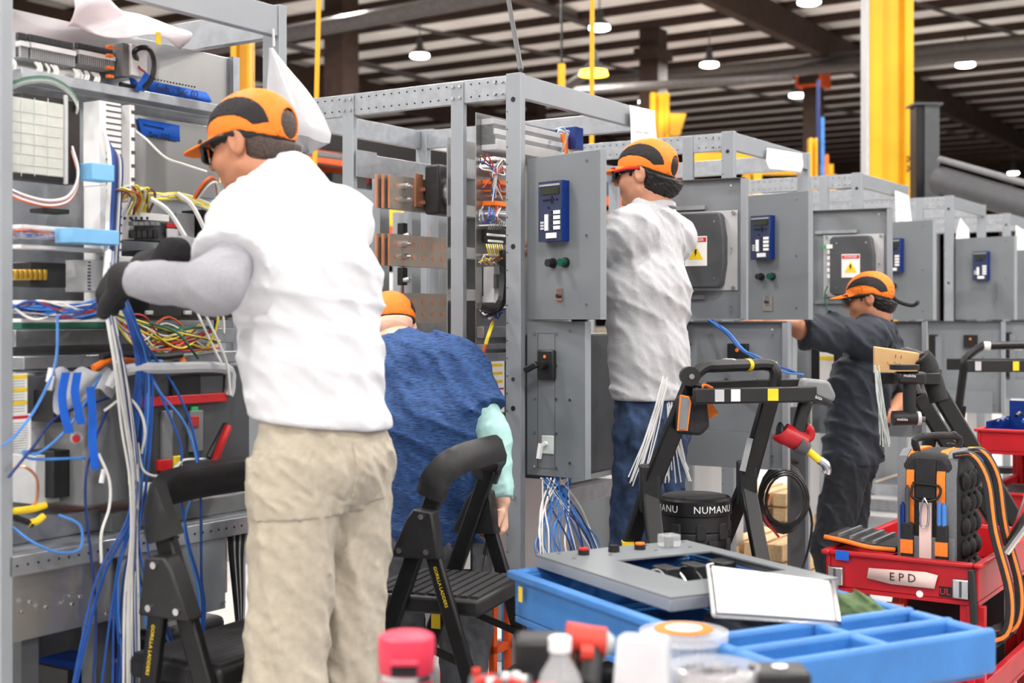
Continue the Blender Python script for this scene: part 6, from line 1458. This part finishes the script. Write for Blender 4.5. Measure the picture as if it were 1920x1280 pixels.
# bright blue wires across the lower inner door
w0 = [at(1330,600,5.15), at(1360,625,5.0), at(1390,655,4.95), at(1425,675,4.9), at(1460,690,4.95), at(1500,702,5.1)]
t = thing('wire_bundle', 'thin bright blue wires trailing across the grey lower door', 'wires')
for k in range(4): MB().tube([p+Vector((random.uniform(-.012,.012),0,random.uniform(-.012,.012)*(1 if 0 < i < 5 else .3))) for i, p in enumerate(w0)], .004, ('light_blue_wire','blue_wire')[k % 2], 5, 5).obj('wire', t)
MB().tube([w0[3]+Vector((.02,-.004,-.006)), w0[3]+Vector((.06,-.004,-.016))], .009, 'white', 8).obj('wire_tag', t)
# orange step behind the stool
t = thing('crate', 'orange framed crate on the floor behind the step stool', 'crate', (at(926,1200,4.40).x, 4.40, 0), RZ)
for x in (0, .09): MB().box(x, x+.02, 0, .02, 0, .55, 'rack_orange').box(x, x+.02, .2, .22, 0, .55, 'rack_orange').obj('upright', t)
for z in (.15, .35, .53): MB().box(0,.11,0,.02,z,z+.025,'rack_orange').box(0,.02,0,.22,z,z+.025,'rack_orange').obj('rail', t); MB().box(.02,.09,.02,.2,z-.01,z,'paper').obj('shelf', t)
# ------------------------------------------------------------------ near bench in front of the camera
nb = thing('near_bench', 'grey bench top at the bottom edge, under the pink bottle', 'bench', (0,0,0))
MB().box(-.34, .75, 1.5, 2.06, .77, .80, 'dark_grey').obj('bench_top', nb, .005)
for x in (-.3, .71):
    for y in (1.54, 2.02): MB().box(x-.025, x+.025, y-.025, y+.025, 0, .77, 'mid_grey').obj('leg', nb)
q = at(762, 1188, 1.9); t = thing('drink_bottle', 'pink insulated bottle with a flip lid at the bottom edge', 'bottle', (q.x, q.y, .801)); ht = q.z-.801
MB().lathe([(.034,0),(.036,.01),(.037,ht-.062)], 'pink', n=32).obj('bottle_body', t); MB().lathe([(.0385,ht-.062),(.0385,ht-.053)], 'steel', n=32).obj('steel_band', t); MB().lathe([(.0375,ht-.053),(.0395,ht-.05),(.0405,ht-.012),(.039,ht-.003),(.034,ht),(.01,ht)], 'pink', n=36).obj('lid', t)
MB().box(-.02,.02,-.047,-.036,ht-.036,ht-.026,'pink').obj('lid_tab', t, .004); MB().box(-.018,.018,-.0415,-.038,ht-.05,ht-.037,'ink').obj('lid_recess', t)
t = thing('cordless_driver', 'orange red driver with black battery lying at the bottom edge', 'drill'); Y = 2.0
MB().tube([at(1060,1195,Y), at(1075,1197,Y), at(1110,1203,Y), at(1135,1206,Y)], .024, 'milw_red', 14, 3).obj('motor_housing', t); MB().cyl(at(1132,1206,Y), at(1150,1209,Y), .022, 'light_grey', 14, .012).obj('nose', t); MB().tube([at(1100,1205,Y), at(1105,1235,Y-.02), at(1100,1290,Y-.05)], .02, 'black_plastic', 10, 3).obj('grip', t); MB().tube([at(1088,1224,Y-.03), at(1112,1226,Y-.03)], .014, 'milw_red', 10).obj('trigger_guard', t)
bq = at(1010,1245,1.95); MB().cbox(bq, (.07,.07,.085), 'black_plastic').obj('battery', t, .008); MB().cbox(bq+Vector((0,-.0355,-.022)), (.05,.002,.012), 'red').obj('battery_label', t); MB().bar(bq+Vector((0,0,-.03)), at(1100,1290,Y-.05), .04, .03, 'black_plastic').obj('base', t); MB().cbox((bq.x,bq.y,(bq.z-.0425+.801)/2), (.06,.06,max(.01,bq.z-.0425-.801)), 'black_plastic').obj('foot_block', t)
q = at(1050,1192,1.82); t = thing('water_bottle', 'clear plastic water bottle with white cap at the bottom edge', 'bottle', (q.x, q.y, .801)); ht = q.z-.801
MB().lathe([(.03,0),(.032,.01),(.032,ht-.07),(.026,ht-.05),(.014,ht-.03),(.0135,ht-.018)], 'clear', n=28).obj('bottle_body', t); MB().lathe([(.0155,ht-.02),(.0155,ht-.002),(.012,ht),(.004,ht)], 'white', n=20).obj('cap', t)
t = thing('plastic_case', 'translucent grey plastic case standing open at the bottom edge', 'case'); a = at(1150,1190,1.85)
P = [at(1155,1192,1.87), at(1248,1197,1.87), at(1258,1300,1.80), at(1128,1300,1.80)]; P[2].z = P[3].z = .803
MB().add(P+[p+Vector((.012,.03,.0)) for p in P], [(3,2,1,0),(4,5,6,7),(0,1,5,4),(1,2,6,5),(2,3,7,6),(3,0,4,7)], 'wrap').obj('case_lid', t, .006); MB().box(P[3].x, P[2].x, 1.70, 1.795, .803, .83, 'wrap').obj('case_base', t, .006)
q = at(1340,1240,1.9); t = thing('screw_tub', 'clear round tub of small silver fasteners at the bottom edge', 'tub', (q.x, q.y, .801)); ht = q.z-.801
MB().lathe([(.055,0),(.062,ht-.02),(.064,ht-.005),(.06,ht-.004),(.056,ht-.025),(.05,.006)], 'clear', n=32).obj('tub_body', t)
m = MB()
for k in range(160):
    a, r0 = random.uniform(0,6.3), .052*math.sqrt(random.random()); m.cbox((r0*math.cos(a), r0*math.sin(a), ht-.02+random.uniform(0,.014)*(1.2-r0/.06)), (.008,.003,.003), 'steel', None)
o = m.obj('fasteners', t); o['kind'] = 'stuff'; MB().lathe([(.048,.008),(.053,ht-.024),(.02,ht-.016)], 'mid_grey', n=20).obj('fastener_heap', t)
t = thing('black_box', 'black plastic box at the bottom edge, right of the fastener tub', 'box', (at(1462,1255,1.9).x, 1.9, .801)); MB().box(-.04,.04,-.03,.04,0,.155,'black_plastic').obj('box_body', t, .006); MB().cyl((.0,0,.155),(0,0,.158),.012,'steel',12).obj('lid_button', t)
t = thing('parts_tray', 'smoked clear parts tray with red and white bits at the bottom edge', 'tray', (at(945,1262,1.85).x, 1.85, .801)); zt_ = at(0,1262,1.85).z-.801
MB().box(-.05,.04,-.04,.05,0,zt_-.012,'dark_grey').obj('tray_body', t, .006)
for k in range(12): MB().cbox((random.uniform(-.04,.03), random.uniform(-.035,.04), zt_-.006), (.012,.007,.011), ('red','white','milw_red')[k % 3]).obj('plastic_bit', t, .002)
t = thing('red_tray', 'red plastic strip lying below the fastener tub', 'tray', (at(1250,1275,1.72).x, 1.72, .801)); MB().box(-.06,.06,-.015,.015,0,.165,'red').obj('strip_body', t, .004); MB().box(-.05,.05,-.016,-.015,.03,.12,'dark_grey').obj('strip_label', t)
